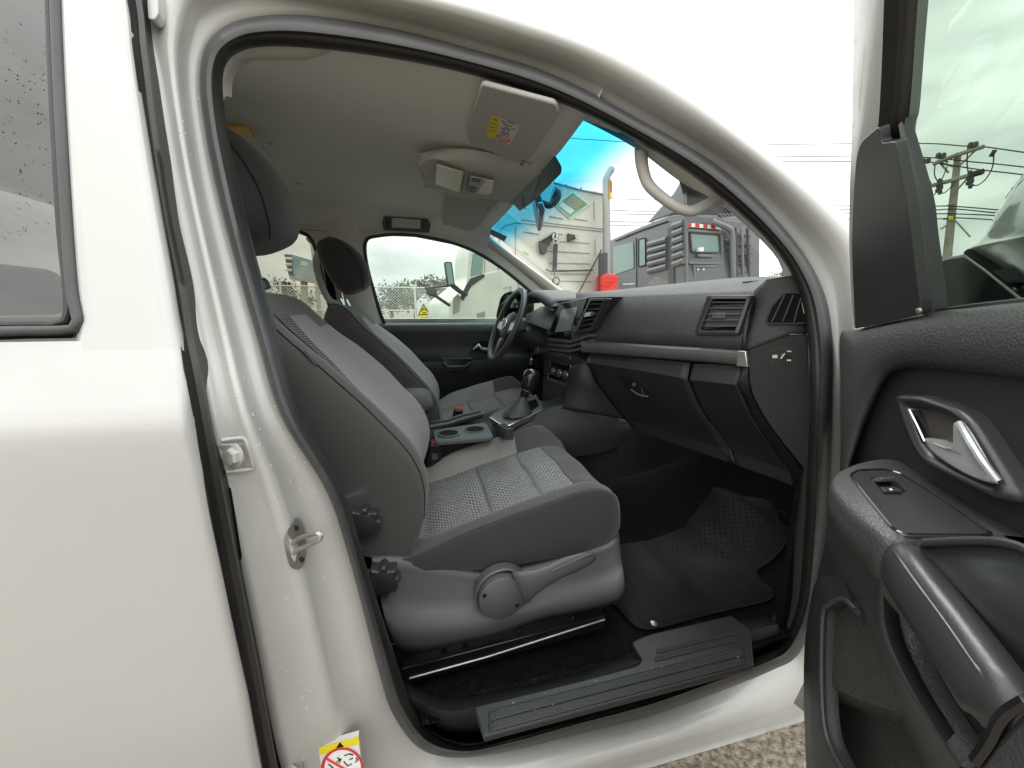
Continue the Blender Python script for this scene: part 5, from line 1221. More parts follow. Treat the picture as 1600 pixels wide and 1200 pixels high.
# outside mirror seen through the glass: black foot, white cap
MO = -.16
def MR(l, o): return [D(u, v, o) for u, v in l]
mb = [(1462,500),(1458,440),(1461,412),(1474,402),(1508,396),(1540,414),(1600,462),(1680,520),(1700,560),(1500,560)]
mfoot = plate('mirror_foot', fillet(MR(mb, MO), [0,.02,.02,.02,.01,.02,0,0,0,0], 4), -DN*.08, M['gloss'], fdr, bevel=.006)
tube('foot_edge', [D(1510, 397, MO+.008), D(1545, 422, MO+.008), D(1600, 466, MO+.008), D(1680, 530, MO+.008)], .0045, M['white'], mfoot, n=8)
tube('foot_gap', [D(1514, 394, MO+.006), D(1550, 419, MO+.006), D(1605, 461, MO+.006), D(1680, 522, MO+.006)], .007, M['black'], mfoot, n=8)
mc = [(1512,394),(1530,384),(1545,368),(1556,345),(1575,312),(1604,272),(1650,225),(1720,180),(1800,180),(1800,520),(1690,520),(1610,456),(1555,418)]
mcc = spl(MR(mc, MO-.03), 80, True); mce = D(1680, 360, MO+.02)
loft('mirror_cap', [[p-DN*.10 for p in mcc], mcc, [p.lerp(mce, .08)+DN*.012 for p in mcc], [p.lerp(mce, .3)+DN*.026 for p in mcc], [p.lerp(mce, .97)+DN*.03 for p in mcc]], M['paint'], fdr, close_c=True, caps=True, smooth=180)
plate('mirror_lamp', fillet(MR([(1553,368),(1568,362),(1608,300),(1640,262),(1625,262),(1600,285),(1570,330)], MO+.002), .006, 3), DN*.006, M['smooth'], fdr, bevel=.001)
plate('mirror_slot', MR([(1556,423),(1700,400),(1700,440),(1580,441)], MO+.012), DN*.004, M['smooth'], fdr, smooth=0)

from mathutils.bvhtree import BVHTree
def tree_of(o):
    me = o.data; return BVHTree.FromPolygons([v.co+WT[o] for v in me.vertices], [list(p.vertices) for p in me.polygons])
bt1 = tree_of(body)
def ON(u, v, o=0):   # on the painted jamb under this pixel, o metres off its surface
    h = bt1.ray_cast(EYE, ray(u, v).normalized())
    if h[0] is None: return PS(u, v, SIDE, .08-o)
    nn = h[1] if h[1].dot(ray(u, v)) < 0 else -h[1]
    return h[0]+nn*o
# ---- jamb hardware: striker, rear door hinge bolts, label, drops of rain
def BP(u, v, o=0):   # on the jamb face of the B pillar
    return ON(u, v, o)
st_c = [BP(*p, .006) for p in [(454,812),(447,835),(449,862),(456,882),(464,889),(471,878),(472,858),(470,830),(463,814)]]
stp = plate('striker_plate', spl(st_c, 40, True), (0, .006, 0), M['steel'], truck, bevel=.0015)
sb0 = BP(459, 853, .0)
def SK(u, v, o): return PY(u, v, sb0.y-o)
tube('striker_loop', spl([SK(455, 852, -.004), SK(466, 842, .012), SK(494, 833, .040), SK(501, 836, .044), SK(496, 845, .040), SK(470, 857, .012), SK(456, 865, -.004)], 40), .0042, M['steel'], stp, n=12)
for u, v in ((458, 824), (467, 873)):
    lathe('striker_screw', BP(u, v, .007), (-.5, -.85, 0), [(.005, 0), (.005, .0015), (.0025, .0012), (.001, .0004)], M['blksteel'], stp, n=14)
def HB(u, v, o=0): return ON(u, v, o)
for (u, v) in ((362, 710), (456, 1203)):
    hp2 = plate('hinge_plate', fillet([HB(u+x, v+y, .004) for x, y in ((-24, -15), (19, -18), (21, 14), (-20, 18))], .004, 3), (0, .008, 0), M['jamb'], truck, bevel=.0015)
    lathe('hinge_washer', HB(u, v, .005), (-.45, -.88, .05), [(.019, 0), (.019, .003), (.013, .006)], M['jamb'], hp2, n=24)
    lathe('hinge_bolt', HB(u-1, v, .010), (-.45, -.88, .05), [(.013, 0), (.013, .009), (.010, .011), (.001, .011)], M['jamb'], hp2, n=6, smooth=0)
plate('door_check_slot', fillet([HB(u, v, .002) for u, v in [(353,764),(358,762),(368,820),(376,870),(375,876),(366,872)]], .003, 3), (0, .02, 0), M['black'], truck)
tube('jamb_crease', spl([HB(u, v, .001) for u, v in [(345,688),(380,684),(388,696),(396,726),(393,732),(352,737)]], 24), .003, M['jamb'], truck, n=8)
# safety label on the jamb
lq = ON(530, 1175, .014); lnn = V((-.30, -.95, -.02)).normalized()
def LP(u, v, o=0): return PP(u, v, lq+lnn*o, lnn)
lbl = plate('jamb_label', [LP(u, v, .002) for u, v in [(498,1168),(560,1151),(567,1215),(575,1290),(512,1300)]], (0, .012, 0), M['label'], truck, smooth=0, label='yellow topped no reaching in safety label on the door jamb')
plate('label_band', [LP(u, v, .0032) for u, v in [(498,1168),(560,1151),(562,1162),(500,1180)]], (0, .0006, 0), M['yellow'], lbl, smooth=0)
plate('warning_triangle', [LP(u, v, .004) for u, v in [(525,1169),(531,1160),(537,1167)]], (0, .0004, 0), M['black'], lbl, smooth=0)
cc_ = [(535+31*math.cos(a__), 1201+31*math.sin(a__)*1.0) for a__ in [2*math.pi*k/40 for k in range(40)]]
plate('label_face', [LP(u, v, .0030) for u, v in cc_], (0, .0004, 0), M['white'], lbl, smooth=0)
tube('ban_ring', [LP(u, v, .0042) for u, v in cc_], .0032, M['redprint'], lbl, n=6, closed=True, flat=(1, .4))
tube('ban_bar', [LP(511, 1186, .0042), LP(560, 1214, .0042)], .0028, M['redprint'], lbl, n=6, flat=(1, .5))
for pts in ([(527,1184),(532,1188),(530,1192)], [(526,1191),(533,1186)], [(546,1187),(551,1185)], [(556,1184),(559,1188),(555,1191)], [(537,1190),(543,1197),(549,1194)], [(538,1181),(546,1178),(552,1180)], [(513,1194),(520,1200),(528,1206)]):
    tube('pictogram_mark', [LP(u, v, .0042) for u, v in pts], .0011, M['black'], lbl, n=4)
# upper door bracket at the top of the gap
plate('gap_bracket', fillet([PS(u, v, SIDE, .03) for u, v in [(228,-20),(246,-20),(247,22),(240,31),(231,29)]], .006, 3), (0, .02, 0), M['jamb'], truck, bevel=.003)
# rain drops
M['water'] = bpy.data.materials.new('rain_drop'); M['water'].use_nodes = True
wb = M['water'].node_tree.nodes['Principled BSDF']; wb.inputs['Base Color'].default_value = (.9, .92, .9, 1); wb.inputs['Roughness'].default_value = .04; wb.inputs['Alpha'].default_value = .45
def drops(name, pts, parent, axis, mt=None):
    mb_ = MB(); ax = V(axis).normalized(); u_ = V((0, 0, 1)); a1 = (u_-ax*u_.dot(ax)).normalized(); a2 = ax.cross(a1)
    for p, r_ in pts:
        st_ = len(mb_.v); vs = [p+ax*r_*.55]
        for ring_r, hh in ((.7, .38), (1, 0)):
            vs += [p+a1*math.cos(math.pi*k/4)*r_*ring_r*1.1+a2*math.sin(math.pi*k/4)*r_*ring_r+ax*r_*hh for k in range(8)]
        fs_ = [[0, 1+k, 1+(k+1) % 8] for k in range(8)]+[[1+k, 9+k, 9+(k+1) % 8, 1+(k+1) % 8] for k in range(8)]
        mb_.add(vs, fs_)
    return mb_.build(name, mt or M['water'], parent, smooth=180, kind='stuff')
rnd = random.Random(11); dr = []
for _ in range(330):
    k = rnd.random(); v = rnd.uniform(120, 1180); f_ = rnd.random()**1.3
    ul = interp([(p[1], p[0]) for p in [(237,110),(258,270),(290,440),(304,520),(350,770),(385,930),(428,1160)]], v); ur = interp([(p[1], p[0]) for p in [(312,130),(333,270),(357,370),(402,530),(440,652),(512,772),(552,896),(592,1050),(650,1170)]], v)
    u = ul+12+(ur-ul-16)*f_
    hit = bt1.ray_cast(EYE, ray(u, v).normalized())
    if hit[0]: dr.append((hit[0], rnd.choice([.0006, .0008, .0011, .0015])))
drops('rain_drops', dr, truck, (-.3, -.95, .1))
dr = []
for _ in range(130):
    u, v = rnd.uniform(0, 88), rnd.triangular(0, 490, 120); dr.append((PS(u, v, SIDE, .006), rnd.choice([.0005, .0007, .0010])))
M['gdrop'] = mat('glass_rain_drop', (.10, .10, .10), .1)
drops('rain_drops', dr, rdoor, (-.1, -.95, .3), M['gdrop'])
# ------------------------------------------------------------------ outside: ground, lorries, fence, poles
M['gravel'] = mat('yard_gravel', (.25, .218, .17), .95, bump=1, bscale=45, bdist=.03, var=.45, vscale=60, detail=8)
M['grass'] = mat('rough_grass', (.075, .11, .035), .9, var=.5, vscale=3)
g_ = mk('ground', [V((-300, -300, 0)), V((300, -300, 0)), V((300, 300, 0)), V((-300, 300, 0))], [[0, 1, 2, 3]], M['gravel'], None, smooth=0, kind='structure')
# loose stones on the yard close to the sill
sm = MB(); rnd = random.Random(5)
for _ in range(420):
    x, y = rnd.uniform(.1, 1.6), rnd.uniform(-.1, .95); r_ = rnd.choice([.004, .006, .009, .013]); q = [V((x, y, 0))+V((math.cos(k*1.047+rnd.random()*.5)*r_, math.sin(k*1.047+rnd.random()*.5)*r_, 0)) for k in range(6)]
    t_ = [V((x+(p.x-x)*.5, y+(p.y-y)*.5, r_*.8)) for p in q]
    sm.loft([q, t_], close_c=True); b0 = len(sm.v)-6; sm.f.append([b0+k for k in range(6)])
M['stone'] = mat('stones', (.26, .23, .18), .9, var=.4, vscale=20)
sm.build('gravel_stones', M['stone'], None, kind='stuff')
# hills at the right
M['hill'] = mat('far_hill', (.10, .12, .11), 1, var=.3, vscale=.02)
hr_ = []
for i in range(60):
    az = R(20+i*1.6); d_ = 250; hgt = 16+7*math.sin(i*.35)+4*math.sin(i*.9+1)+2*math.sin(i*2.1)
    p = V((math.sin(az)*d_, math.cos(az)*d_, 0)); hr_.append([p*.8, p*.9+V((0, 0, hgt*.6)), p+V((0, 0, hgt)), p*1.12+V((0, 0, 0))])
loft('hills', list(map(list, zip(*hr_))), M['hill'], None, smooth=180, kind='structure')

# ---- white lorry, side on
WN = V((-.182, .983, 0)); W0 = V((0, 8.3, 0)); WD_ = V((.983, .182, 0))
def W(u, v, o=0): return PP(u, v, W0+WN*o, WN)
M['lorry'] = mat('cream_lorry_paint', (.56, .575, .51), .35, coat=.3, var=.06, vscale=1.5)
M['panelline'] = mat('panel_line_grey', (.26, .265, .24), .6)  # grey-green of the thin panel lines, also on headlamp and vent
M['lglass'] = mat('lorry_glass', (.16, .26, .24), .08, spec=.8)  # greenish reflection in the panes is put into the base colour
wl = thing('white_lorry', 'cream white sleeper lorry parked side on beyond the pickup', 'lorry', W(830, 480)*1 - V((0, 0, 1.2)))
sl_ = [(946,300),(908,294),(864,283),(835,288),(800,312),(775,345),(762,372),(757,395),(757,505),(757,600),(948,640)]
cabo = plate('cab_side', [W(u, v) for u, v in sl_], WN*2.4, M['lorry'], wl, bevel=.05, seg=3)
hd2 = [(757,424),(775,420),(790,416),(790,620),(702,600),(701,505),(703,474),(711,462),(720,457),(736,444)]
hood = plate('hood', [W(u, v, -.02) for u, v in hd2], WN*2.2, M['lorry'], wl, bevel=.08, seg=3)
plate('headlamp', [W(u, v, -.04) for u, v in [(708,466),(716,458),(719,470),(718,486),(708,491)]], (0, .03, 0), M['panelline'], hood, bevel=.02)
plate('side_vent', [W(u, v, -.04) for u, v in [(745,490),(758,486),(758,497),(747,499)]], (0, .03, 0), M['panelline'], hood, bevel=.01)
plate('side_window', [W(u, v, -.02) for u, v in [(738,396),(756,393),(754,428),(735,433)]], (0, .015, 0), M['lglass'], wl, bevel=.01)
plate('windscreen_post', [W(u, v, -.04) for u, v in [(733,393),(739,393),(734,441),(729,444)]], (0, .05, 0), M['lorry'], wl, bevel=.01)
plate('cowl', [W(u, v, -.05) for u, v in [(736,434),(755,428),(758,432),(737,446),(724,470),(719,466),(728,446)]], (0, .05, 0), M['rubber'], wl, bevel=.01)
mi = plate('door_mirror', fillet([W(u, v, -.5) for u, v in [(694,409),(706,409),(711,446),(699,448)]], .03, 3), (0, .16, 0), M['rubber'], wl, bevel=.02)
plate('mirror_glass', [W(u, v, -.51) for u, v in [(696,411),(704,411),(709,443),(701,445)]], (0, .008, 0), M['lglass'], mi, smooth=0)
tube('mirror_arm', [W(706, 445, -.42), W(718, 455, -.2), W(728, 460, -.02)], .05, M['rubber'], wl, n=8)
tube('hood_mirror_arm', [W(668, 458, -.4), W(680, 462, -.3), W(702, 477, -.05)], .035, M['rubber'], wl, n=8)
tube('hood_mirror_arm', [W(664, 450, -.4), W(680, 449, -.35), W(698, 447, -.3)], .02, M['rubber'], wl, n=8)
plate('hood_mirror', fillet([W(u, v, -.42) for u, v in [(664,449),(682,452),(684,460),(668,460)]], .03, 3), (0, .1, 0), M['rubber'], wl, bevel=.02)
def wline(pts, r_=.008, mt='panelline', o=-.012, nm='panel_line'): tube(nm, [W(u, v, o) for u, v in pts], r_, M[mt], wl, n=5)
for pts in ([(806,348),(870,354),(944,362)], [(815,343),(870,350),(944,358)], [(806,348),(790,352),(768,372)], [(870,377),(921,380)], [(855,392),(921,396)], [(857,411),(922,412)], [(862,422),(924,422)], [(860,428),(922,428)], [(876,439),(925,440)], [(872,366),(880,366)], [(858,338),(880,342)], [(897,342),(918,345)], [(818,362),(842,366)], [(818,393),(826,398)], [(780,372),(778,440),(783,505)], [(806,352),(805,420),(812,456)], [(928,315),(929,345)], [(930,375),(930,400)], [(768,456),(783,452),(798,447),(800,505)], [(757,395),(756,505)]):
    wline(pts)
wline([(865,285),(908,297),(944,304)], .018)
for u, v in ((885, 291), (908, 296), (930, 302)): wline([(u, v-3), (u, v)], .02)
for u, v in ((818, 362), (876, 366), (916, 380)): pass
# hazard diamond of green and brown print
M['green'] = mat('green_print', (.12, .38, .18), .6); M['brown'] = mat('brown_print', (.26, .22, .12), .6)
dmd = plate('hazard_panel', [W(u, v, -.03) for u, v in [(895,299),(922,319),(890,342),(867,321)]], (0, .02, 0), M['label'], wl, smooth=0)
plate('hazard_border', [W(u, v, -.034) for u, v in [(895,301),(919,319),(890,340),(869,321)]], (0, .004, 0), M['green'], dmd, smooth=0)
plate('hazard_field', [W(u, v, -.038) for u, v in [(894,304),(915,319),(900,328),(880,313)]], (0, .004, 0), M['brown'], dmd, smooth=0)
plate('hazard_stripe', [W(u, v, -.038) for u, v in [(878,315),(898,329),(891,335),(873,321)]], (0, .004, 0), M['lorry'], dmd, smooth=0)
for k in range(5): tube('hazard_line', [W(883+k*2.2+1, 313-k*2+2, -.041), W(901+k*2.2, 326-k*2, -.041)], .010, M['lorry'], dmd, n=4)
# hose bracket, hose, ring
br_ = plate('hose_bracket', [W(u, v, -.12) for u, v in [(843,376),(850,376),(866,362),(870,365),(856,386),(854,396),(845,396)]], (0, .1, 0), M['rubber'], wl, bevel=.01)
tube('bracket_strut', [W(848, 376, -.14), W(867, 364, -.14), W(869, 380, -.14)], .02, M['rubber'], wl, n=6)
plate('hose_pair', [W(u, v, -.15) for u, v in [(866,381),(872,381),(870,424),(864,424)]], (0, .06, 0), M['rubber'], wl, bevel=.01)
tube('hose_coil', spl([W(u, v, -.16) for u, v in [(866,365),(864,372),(868,374),(871,368),(874,375),(868,380)]], 24), .02, M['silver'], wl, n=6)
tube('hook_bar', [W(853, 421, -.10), W(860, 424, -.10), W(926, 422, -.10)], .018, M['rubber'], wl, n=6)
tube('hanging_ring', [W(869+5*math.cos(2*math.pi*k/16), 439+6*math.sin(2*math.pi*k/16), -.12) for k in range(16)], .022, M['rubber'], wl, n=6, closed=True)
tube('ring_chain', [W(866, 424, -.12), W(867, 433, -.12)], .012, M['rubber'], wl, n=5)
ck = plate('air_coupling', [W(u, v, -.08) for u, v in [(888,364),(893,366),(901,367),(900,373),(888,377)]], (0, .1, 0), M['rubber'], wl, bevel=.01)
tube('coupling_ring', [W(902+3*math.cos(2*math.pi*k/12), 370+3*math.sin(2*math.pi*k/12), -.1) for k in range(12)], .012, M['silver'], ck, n=6, closed=True)
tube('stay_rod', [W(940, 390, -.1), W(922, 424, -.1), W(903, 460, -.1)], .02, M['rubber'], wl, n=6)
M['stack'] = mat('dull_chrome_stack', (.34, .34, .33), .28, metal=.55)
ex = tube('exhaust_stack', [W(948, 470, -.3), W(948, 400, -.3), W(947.5, 340, -.3), W(947, 281, -.3), W(949, 275, -.3), W(955, 264, -.3)], [.10, .10, .085, .085, .08, .075], M['stack'], wl, n=20)
lathe('stack_tip', W(954.5, 266, -.3), (W(956, 262, -.3)-W(953, 270, -.3)), [(.078, -.03), (.078, .05), (.06, .05), (.06, -.02)], M['steel'], ex, n=18)
tube('heat_shield', [W(942, 470, -.36), W(942, 396, -.36)], .11, M['rubber'], wl, n=14)
plate('marker_strip', [W(u, v, -.41) for u, v in [(952.5,279),(956.5,281),(956.5,310),(952.5,310)]], (0, .03, 0), M['yellow'], ex, smooth=0)
plate('marker_red', [W(u, v, -.415) for u, v in [(953.5,283),(956,284),(956,300),(953.5,300)]], (0, .02, 0), M['red'], ex, smooth=0)
M['redbox'] = mat('bright_red_plastic', (.75, .03, .02), .4)
rx = plate('red_cover', fillet([W(u, v, -.5) for u, v in [(941,431),(946,428),(961,428),(966,432),(966,470),(941,470)]], .04, 3), (0, .35, 0), M['redbox'], wl, bevel=.03)
for v in (434, 440, 446): tube('cover_rib', [W(942, v, -.5), W(965, v, -.5)], .012, M['redbox'], rx, n=6)
for (t, z, r_) in ((1.0, .52, .52), (4.6, .52, .52)):
    lathe('wheel', W0+WD_*t-WN*.0+V((0, 0, z)), WN, [(.28, -.05), (r_, -.05), (r_, .3), (.28, .3)], M['darkrub'], wl, n=28)
plate('chassis', [W0+WD_*a_+V((0, 0, b_)) for a_, b_ in ((.4, .6), (6.6, .6), (6.6, 1.0), (.4, 1.0))], WN*2.2, M['rubber'], wl)

# ---- grey lorry seen from behind
GY = 9.5
def G(u, v, o=0): return PY(u, v, GY+o)
GN = V((.996, -.087, 0)); G0 = PY(1070, 400, GY)
def GS(u, v, o=0): return PP(u, v, G0-GN*o, GN)
M['gpaint'] = mat('grey_lorry_paint', (.085, .09, .10), .38, coat=.4, var=.05, vscale=1)
M['gdark'] = mat('dark_lorry_plastic', (.05, .05, .055), .5, var=.1, vscale=3)
M['glight'] = mat('pale_lorry_panel', (.17, .175, .18), .45, var=.08, vscale=2)
gt = thing('grey_lorry', 'grey sleeper lorry with roof fairing seen from behind', 'lorry', V((8.4, 10.5, 0)))
sd_ = [(1070,334),(1051,334),(1034,341),(1000,354),(961,371),(930,386),(930,560),(1070,560)]
cab_ = plate('cab_side', [GS(u, v) for u, v in sd_], GN*2.3, M['gpaint'], gt, bevel=.06, seg=3)
plate('cab_back', [G(u, v, -.03) for u, v in [(1070,334),(1172,348),(1176,560),(1071,560)]], (0, .06, 0), M['gpaint'], gt, bevel=.02)
for q in ([(958,386),(989,378),(990,419),(958,430)], [(998,374),(1008,372),(1009,414),(998,417)]):
    f_ = plate('side_window', fillet([GS(u, v, .03) for u, v in q], .06, 3), -GN*.01+GN*.03, M['lglass'], cab_, bevel=.005)
tube('window_seal', fillet([GS(u, v, .035) for u, v in [(998,374),(1008,372),(1009,414),(998,417)]], .06, 3), .02, M['black'], cab_, n=6, closed=True)
for k in range(5):
    v = 373+k*10.5
    tube('side_rib', [GS(1014, v+9, .03), GS(1030, v+4.5, .05), GS(1043, v+1, .03)], .09, M['gpaint'], cab_, n=8)
for k in range(6):
    v = 345+k*12
    tube('side_rib', [GS(1053, v+8, .03), GS(1062, v+5, .05), GS(1069, v+2, .03)], .09, M['glight'], cab_, n=8)
plate('side_recess', [GS(u, v, .03) for u, v in [(1043,357),(1052,354),(1053,460),(1044,460)]], GN*.02, M['gdark'], cab_, smooth=0)
tube('door_line', [GS(994, 372, .012), GS(995, 460, .012)], .012, M['black'], cab_, n=4)
tube('roof_gutter', [GS(961, 377, .03), GS(1000, 361, .03), GS(1043, 346, .03)], .02, M['black'], cab_, n=5)
# lettering on the cab side, too small to read
fa = [(1011,348),(1030,326),(1052,302),(1065,280),(1069,300),(1070,334),(1051,334)]
fairing = plate('roof_fairing', [GS(u, v, .02) for u, v in fa], GN*.1, M['gpaint'], gt, bevel=.03)
ft = spl([G(1065, 279, -.02), G(1082, 292, .1), G(1109, 301, .2), G(1136, 304, .2), G(1156, 322, .1), G(1171, 346, 0)], 24)
fb = spl([G(1068, 318, .5), G(1090, 318, .9), G(1110, 318, 1.0), G(1130, 322, .9), G(1150, 335, .6), G(1168, 350, .1)], 24)
loft('fairing_skin', [ft, [p+V((0, .1, -.02)) for p in ft], mid(ft, fb), fb], M['gdark'], gt, smooth=180, solid=.03)
tube('fairing_edge', ft, .05, M['gpaint'], gt, n=8)
plate('fairing_back', [G(u, v, .35) for u, v in [(1068,300),(1085,306),(1110,312),(1140,318),(1170,350),(1070,345)]], (0, .03, 0), M['gdark'], gt, smooth=0)
for k in range(7):
    u = 1130+k*6; tube('fairing_stay', [G(u-6, 334, .05), G(u+6, 348-k*.5, .1)], .03, M['glight'], gt, n=5)
bw_ = plate('back_window', fillet([G(u, v, -.05) for u, v in [(1078,364),(1122,367),(1124,395),(1081,394)]], .06, 3), (0, -.02, 0), M['lglass'], gt, bevel=.005)
tube('window_seal', fillet([G(u, v, -.06) for u, v in [(1078,364),(1122,367),(1124,395),(1081,394)]], .06, 3), .03, M['gdark'], bw_, n=6, closed=True)
plate('work_lamp', [G(u, v, -.2) for u, v in [(1092,387),(1100,386),(1100,393),(1092,393)]], (0, .1, 0), M['white'], gt, bevel=.01)
plate('lamp_bar', [G(u, v, -.12) for u, v in [(1091,396),(1115,398),(1115,402),(1091,401)]], (0, .06, 0), M['glight'], gt, bevel=.01)
mbx = plate('marker_board', [G(u, v, -.10) for u, v in [(1073,348),(1127,353),(1127,359),(1073,354)]], (0, .05, 0), M['white'], gt, bevel=.005)
for k in range(4):
    u = 1074+k*12.5; plate('marker_stripe', [G(u+x, v+k*1.15, -.106) for x, v in ((0, 347.6), (6.5, 348.2), (6.5, 354.3), (0, 353.7))], (0, .004, 0), M['red'], mbx, smooth=0)
fr_ = MB()
for a_, b_ in (((1072,342),(1072,440)), ((1127,362),(1131,436)), ((1076,411),(1128,412)), ((1080,414),(1124,416)), ((1084,416),(1086,438)), ((1122,416),(1126,437))): fr_ = fr_
for a_, b_ in (((1073,345),(1073,445)), ((1127,362),(1131,445)), ((1076,411),(1128,412)), ((1083,416),(1126,417)), ((1084,416),(1086,440)), ((1122,416),(1126,440)), ((1072,360),(1127,364))):
    tube('back_frame', [G(*a_, -.10), G(*b_, -.10)], .035, M['glight'], gt, n=6)
plate('back_recess', [G(u, v, -.06) for u, v in [(1086,420),(1122,420),(1124,445),(1086,445)]], (0, .02, 0), M['gdark'], gt, smooth=0)
for k in range(4): lathe('recess_bolt', G(1090+k*9, 421, -.09), (0, -1, 0), [(.03, 0), (.03, .02)], M['white'], gt, n=8)
tube('intake_pipe', spl([G(1112, 346, -.2), G(1128, 352, -.25), G(1140, 358, -.25), G(1144, 366, -.25), G(1145, 400, -.25), G(1146, 440, -.25)], 24), .075, M['glight'], gt, n=12)
for k in range(5): tube('back_rib', [G(1132, 378+k*12, -.06), G(1145, 379+k*12, -.06)], .07, M['gpaint'], gt, n=6)
for k in range(5): tube('ladder_rung', [G(1148, 368+k*15, -.2), G(1172, 369+k*14, -.2)], .03, M['gdark'], gt, n=6)
for u in (1149, 1159, 1168): tube('ladder_rail', [G(u, 356, -.22), G(u+2, 440, -.22)], .04, M['gdark'] if u != 1159 else M['glight'], gt, n=6)
tube('side_edge', [G(1172, 346, -.02), G(1175, 440, -.02)], .04, M['glight'], gt, n=6)
M['whitep'] = M['white']
for k, s_ in enumerate((1, 1, .9, 1, 1)):
    u = 974+k*3.6; plate('door_lettering', [GS(u+x, v-k*.2, .016) for x, v in ((0, 443), (2.4, 442.8), (2.4, 445.2), (0, 445.5))], GN*.004, M['white'], cab_, smooth=0)
for (p, r_) in ((V((8.0, 9.9, .5)), .5), (V((9.6, 9.9, .5)), .5)):
    lathe('wheel', p, (1, 0, 0), [(.25, -.15), (r_, -.15), (r_, .15), (.25, .15)], M["darkrub"], gt, n=28)
plate('chassis', [V((7.7, 9.4, .6)), V((9.7, 9.4, .6)), V((9.7, 9.4, 1.0)), V((7.7, 9.4, 1.0))], (0, 6, 0), M['gdark'], gt)

# ---- chain-link fence, warning sign, verge, trees
FY = 20.0
fn = thing('chain_link_fence', 'chain link fence on white posts along the far side of the yard', 'fence', V((-2, FY, 0)))
M['wire'] = mat('pale_wire', (.55, .56, .52), .5); M['post'] = mat('white_post', (.70, .70, .66), .5)
x0, x1, z0, z1 = -12.0, 4.5, .3, 2.35
wm = MB(); s_ = .14; k = 0; hgt = z1-z0
x = x0-hgt
while x < x1:
    for sg in (1, -1):
        a_ = V((x, FY, z0)) if sg > 0 else V((x+hgt, FY, z0)); b_ = V((x+hgt, FY, z1)) if sg > 0 else V((x, FY, z1))
        wm.tube([a_, b_], .011, n=3, caps=False)
    x += s_
wm.build('wire_mesh', M['wire'], fn, kind='stuff', smooth=0)
px_ = x0
while px_ <= x1+.1:
    tube('fence_post', [V((px_, FY-.03, 0)), V((px_, FY-.03, 2.5))], .05, M['post'], fn, n=8); px_ += 1.98
for z in (2.35, 1.25, .35): tube('fence_rail', [V((x0, FY-.02, z)), V((x1, FY-.02, z))], .03, M['post'], fn, n=6)
sg = thing('warning_sign', 'white and yellow warning sign with a black triangle on the fence', 'sign', PY(662, 490, FY-.2))
def S(u, v, o=0): return PY(u, v, FY-.15-o)
sb_ = plate('sign_board', [S(u, v) for u, v in [(651,473),(674,471),(678,506),(653,507)]], (0, .02, 0), M['white'], sg, smooth=0)
M['signy'] = mat('sign_yellow', (.80, .68, .01), .5)
plate('yellow_panel', [S(u, v, .005) for u, v in [(652,494),(677,493),(678,506),(653,507)]], (0, .004, 0), M['signy'], sb_, smooth=0)
plate('triangle_border', [S(u, v, .006) for u, v in [(661.5,474),(673,492),(653,493)]], (0, .004, 0), M['black'], sb_, smooth=0)
plate('triangle_field', [S(u, v, .010) for u, v in [(661.7,477),(670.5,490.6),(655.2,491.4)]], (0, .004, 0), M['signy'], sb_, smooth=0)
for pts in ([(659,486),(662,481),(664,484),(667,484)], [(660,489),(666,488)], [(662,482),(660,484)]): tube('pictogram_mark', [S(u, v, .016) for u, v in pts], .022, M['black'], sb_, n=4)
for v in (496.5, 499, 502, 504.5): tube('text_line', [S(656, v+.3, .012), S(674, v-.6, .012)], .012, M['brown'], sb_, n=4)
gv = MB(); rnd = random.Random(2)
for _ in range(2600):
    x, y = rnd.uniform(-13, 4), rnd.uniform(FY-.5, FY+2.5); h_ = rnd.uniform(.35, .95); w_ = rnd.uniform(.02, .05); a__ = rnd.uniform(0, 3.1); l_ = rnd.uniform(-.15, .15)
    dx, dy = math.cos(a__)*w_, math.sin(a__)*w_; i0 = len(gv.v)
    gv.v += [V((x-dx, y-dy, 0)), V((x+dx, y+dy, 0)), V((x+l_, y, h_))]; gv.f.append([i0, i0+1, i0+2])
gv.build('verge_grass', M['grass'], None, kind='stuff', smooth=0)
M['leaf'] = mat('hazy_leaves', (.17, .19, .15), .8, var=.5, vscale=1.2); M['bark'] = mat('bark', (.10, .08, .06), .9, bump=.6, bscale=12)  # leaf colour is paled to imitate haze over the trees
def tree(x, y, h_, rx_, seed, label):
    rnd = random.Random(seed); t = thing('tree', label, 'tree', V((x, y, 0)), 'trees behind the fence')
    tk = MB(); tk.tube([V((x, y, 0)), V((x+.1, y, h_*.4)), V((x, y, h_*.8))], [.16, .11, .04], n=7)
    for k in range(5):
        a__ = rnd.uniform(0, 6.28); z = h_*rnd.uniform(.35, .6); tk.tube([V((x, y, z)), V((x+math.cos(a__)*rx_*.6, y+math.sin(a__)*rx_*.6, z+h_*.25))], [.06, .02], n=5)
    tk.build('trunk', M['bark'], t)
    cr_ = MB(); cl = [(V((x+rnd.gauss(0, rx_*.45), y+rnd.gauss(0, rx_*.4), h_*rnd.uniform(.45, 1.0))), rnd.uniform(.3, .6)*rx_) for _ in range(14)]
    for c_, r_ in cl:
        for _ in range(70):
            d_ = V((rnd.gauss(0, 1), rnd.gauss(0, 1), rnd.gauss(0, .8))).normalized()*r_*rnd.uniform(.5, 1); p = c_+d_; s_ = rnd.uniform(.08, .2)
            a1 = V((rnd.uniform(-1, 1), rnd.uniform(-1, 1), rnd.uniform(-1, 1))).normalized()*s_; a2 = V((rnd.uniform(-1, 1), rnd.uniform(-1, 1), rnd.uniform(-1, 1))).normalized()*s_
            i0 = len(cr_.v); cr_.v += [p-a1, p+a2, p+a1]; cr_.f.append([i0, i0+1, i0+2])
    cr_.build('crown', M['leaf'], t, smooth=0)
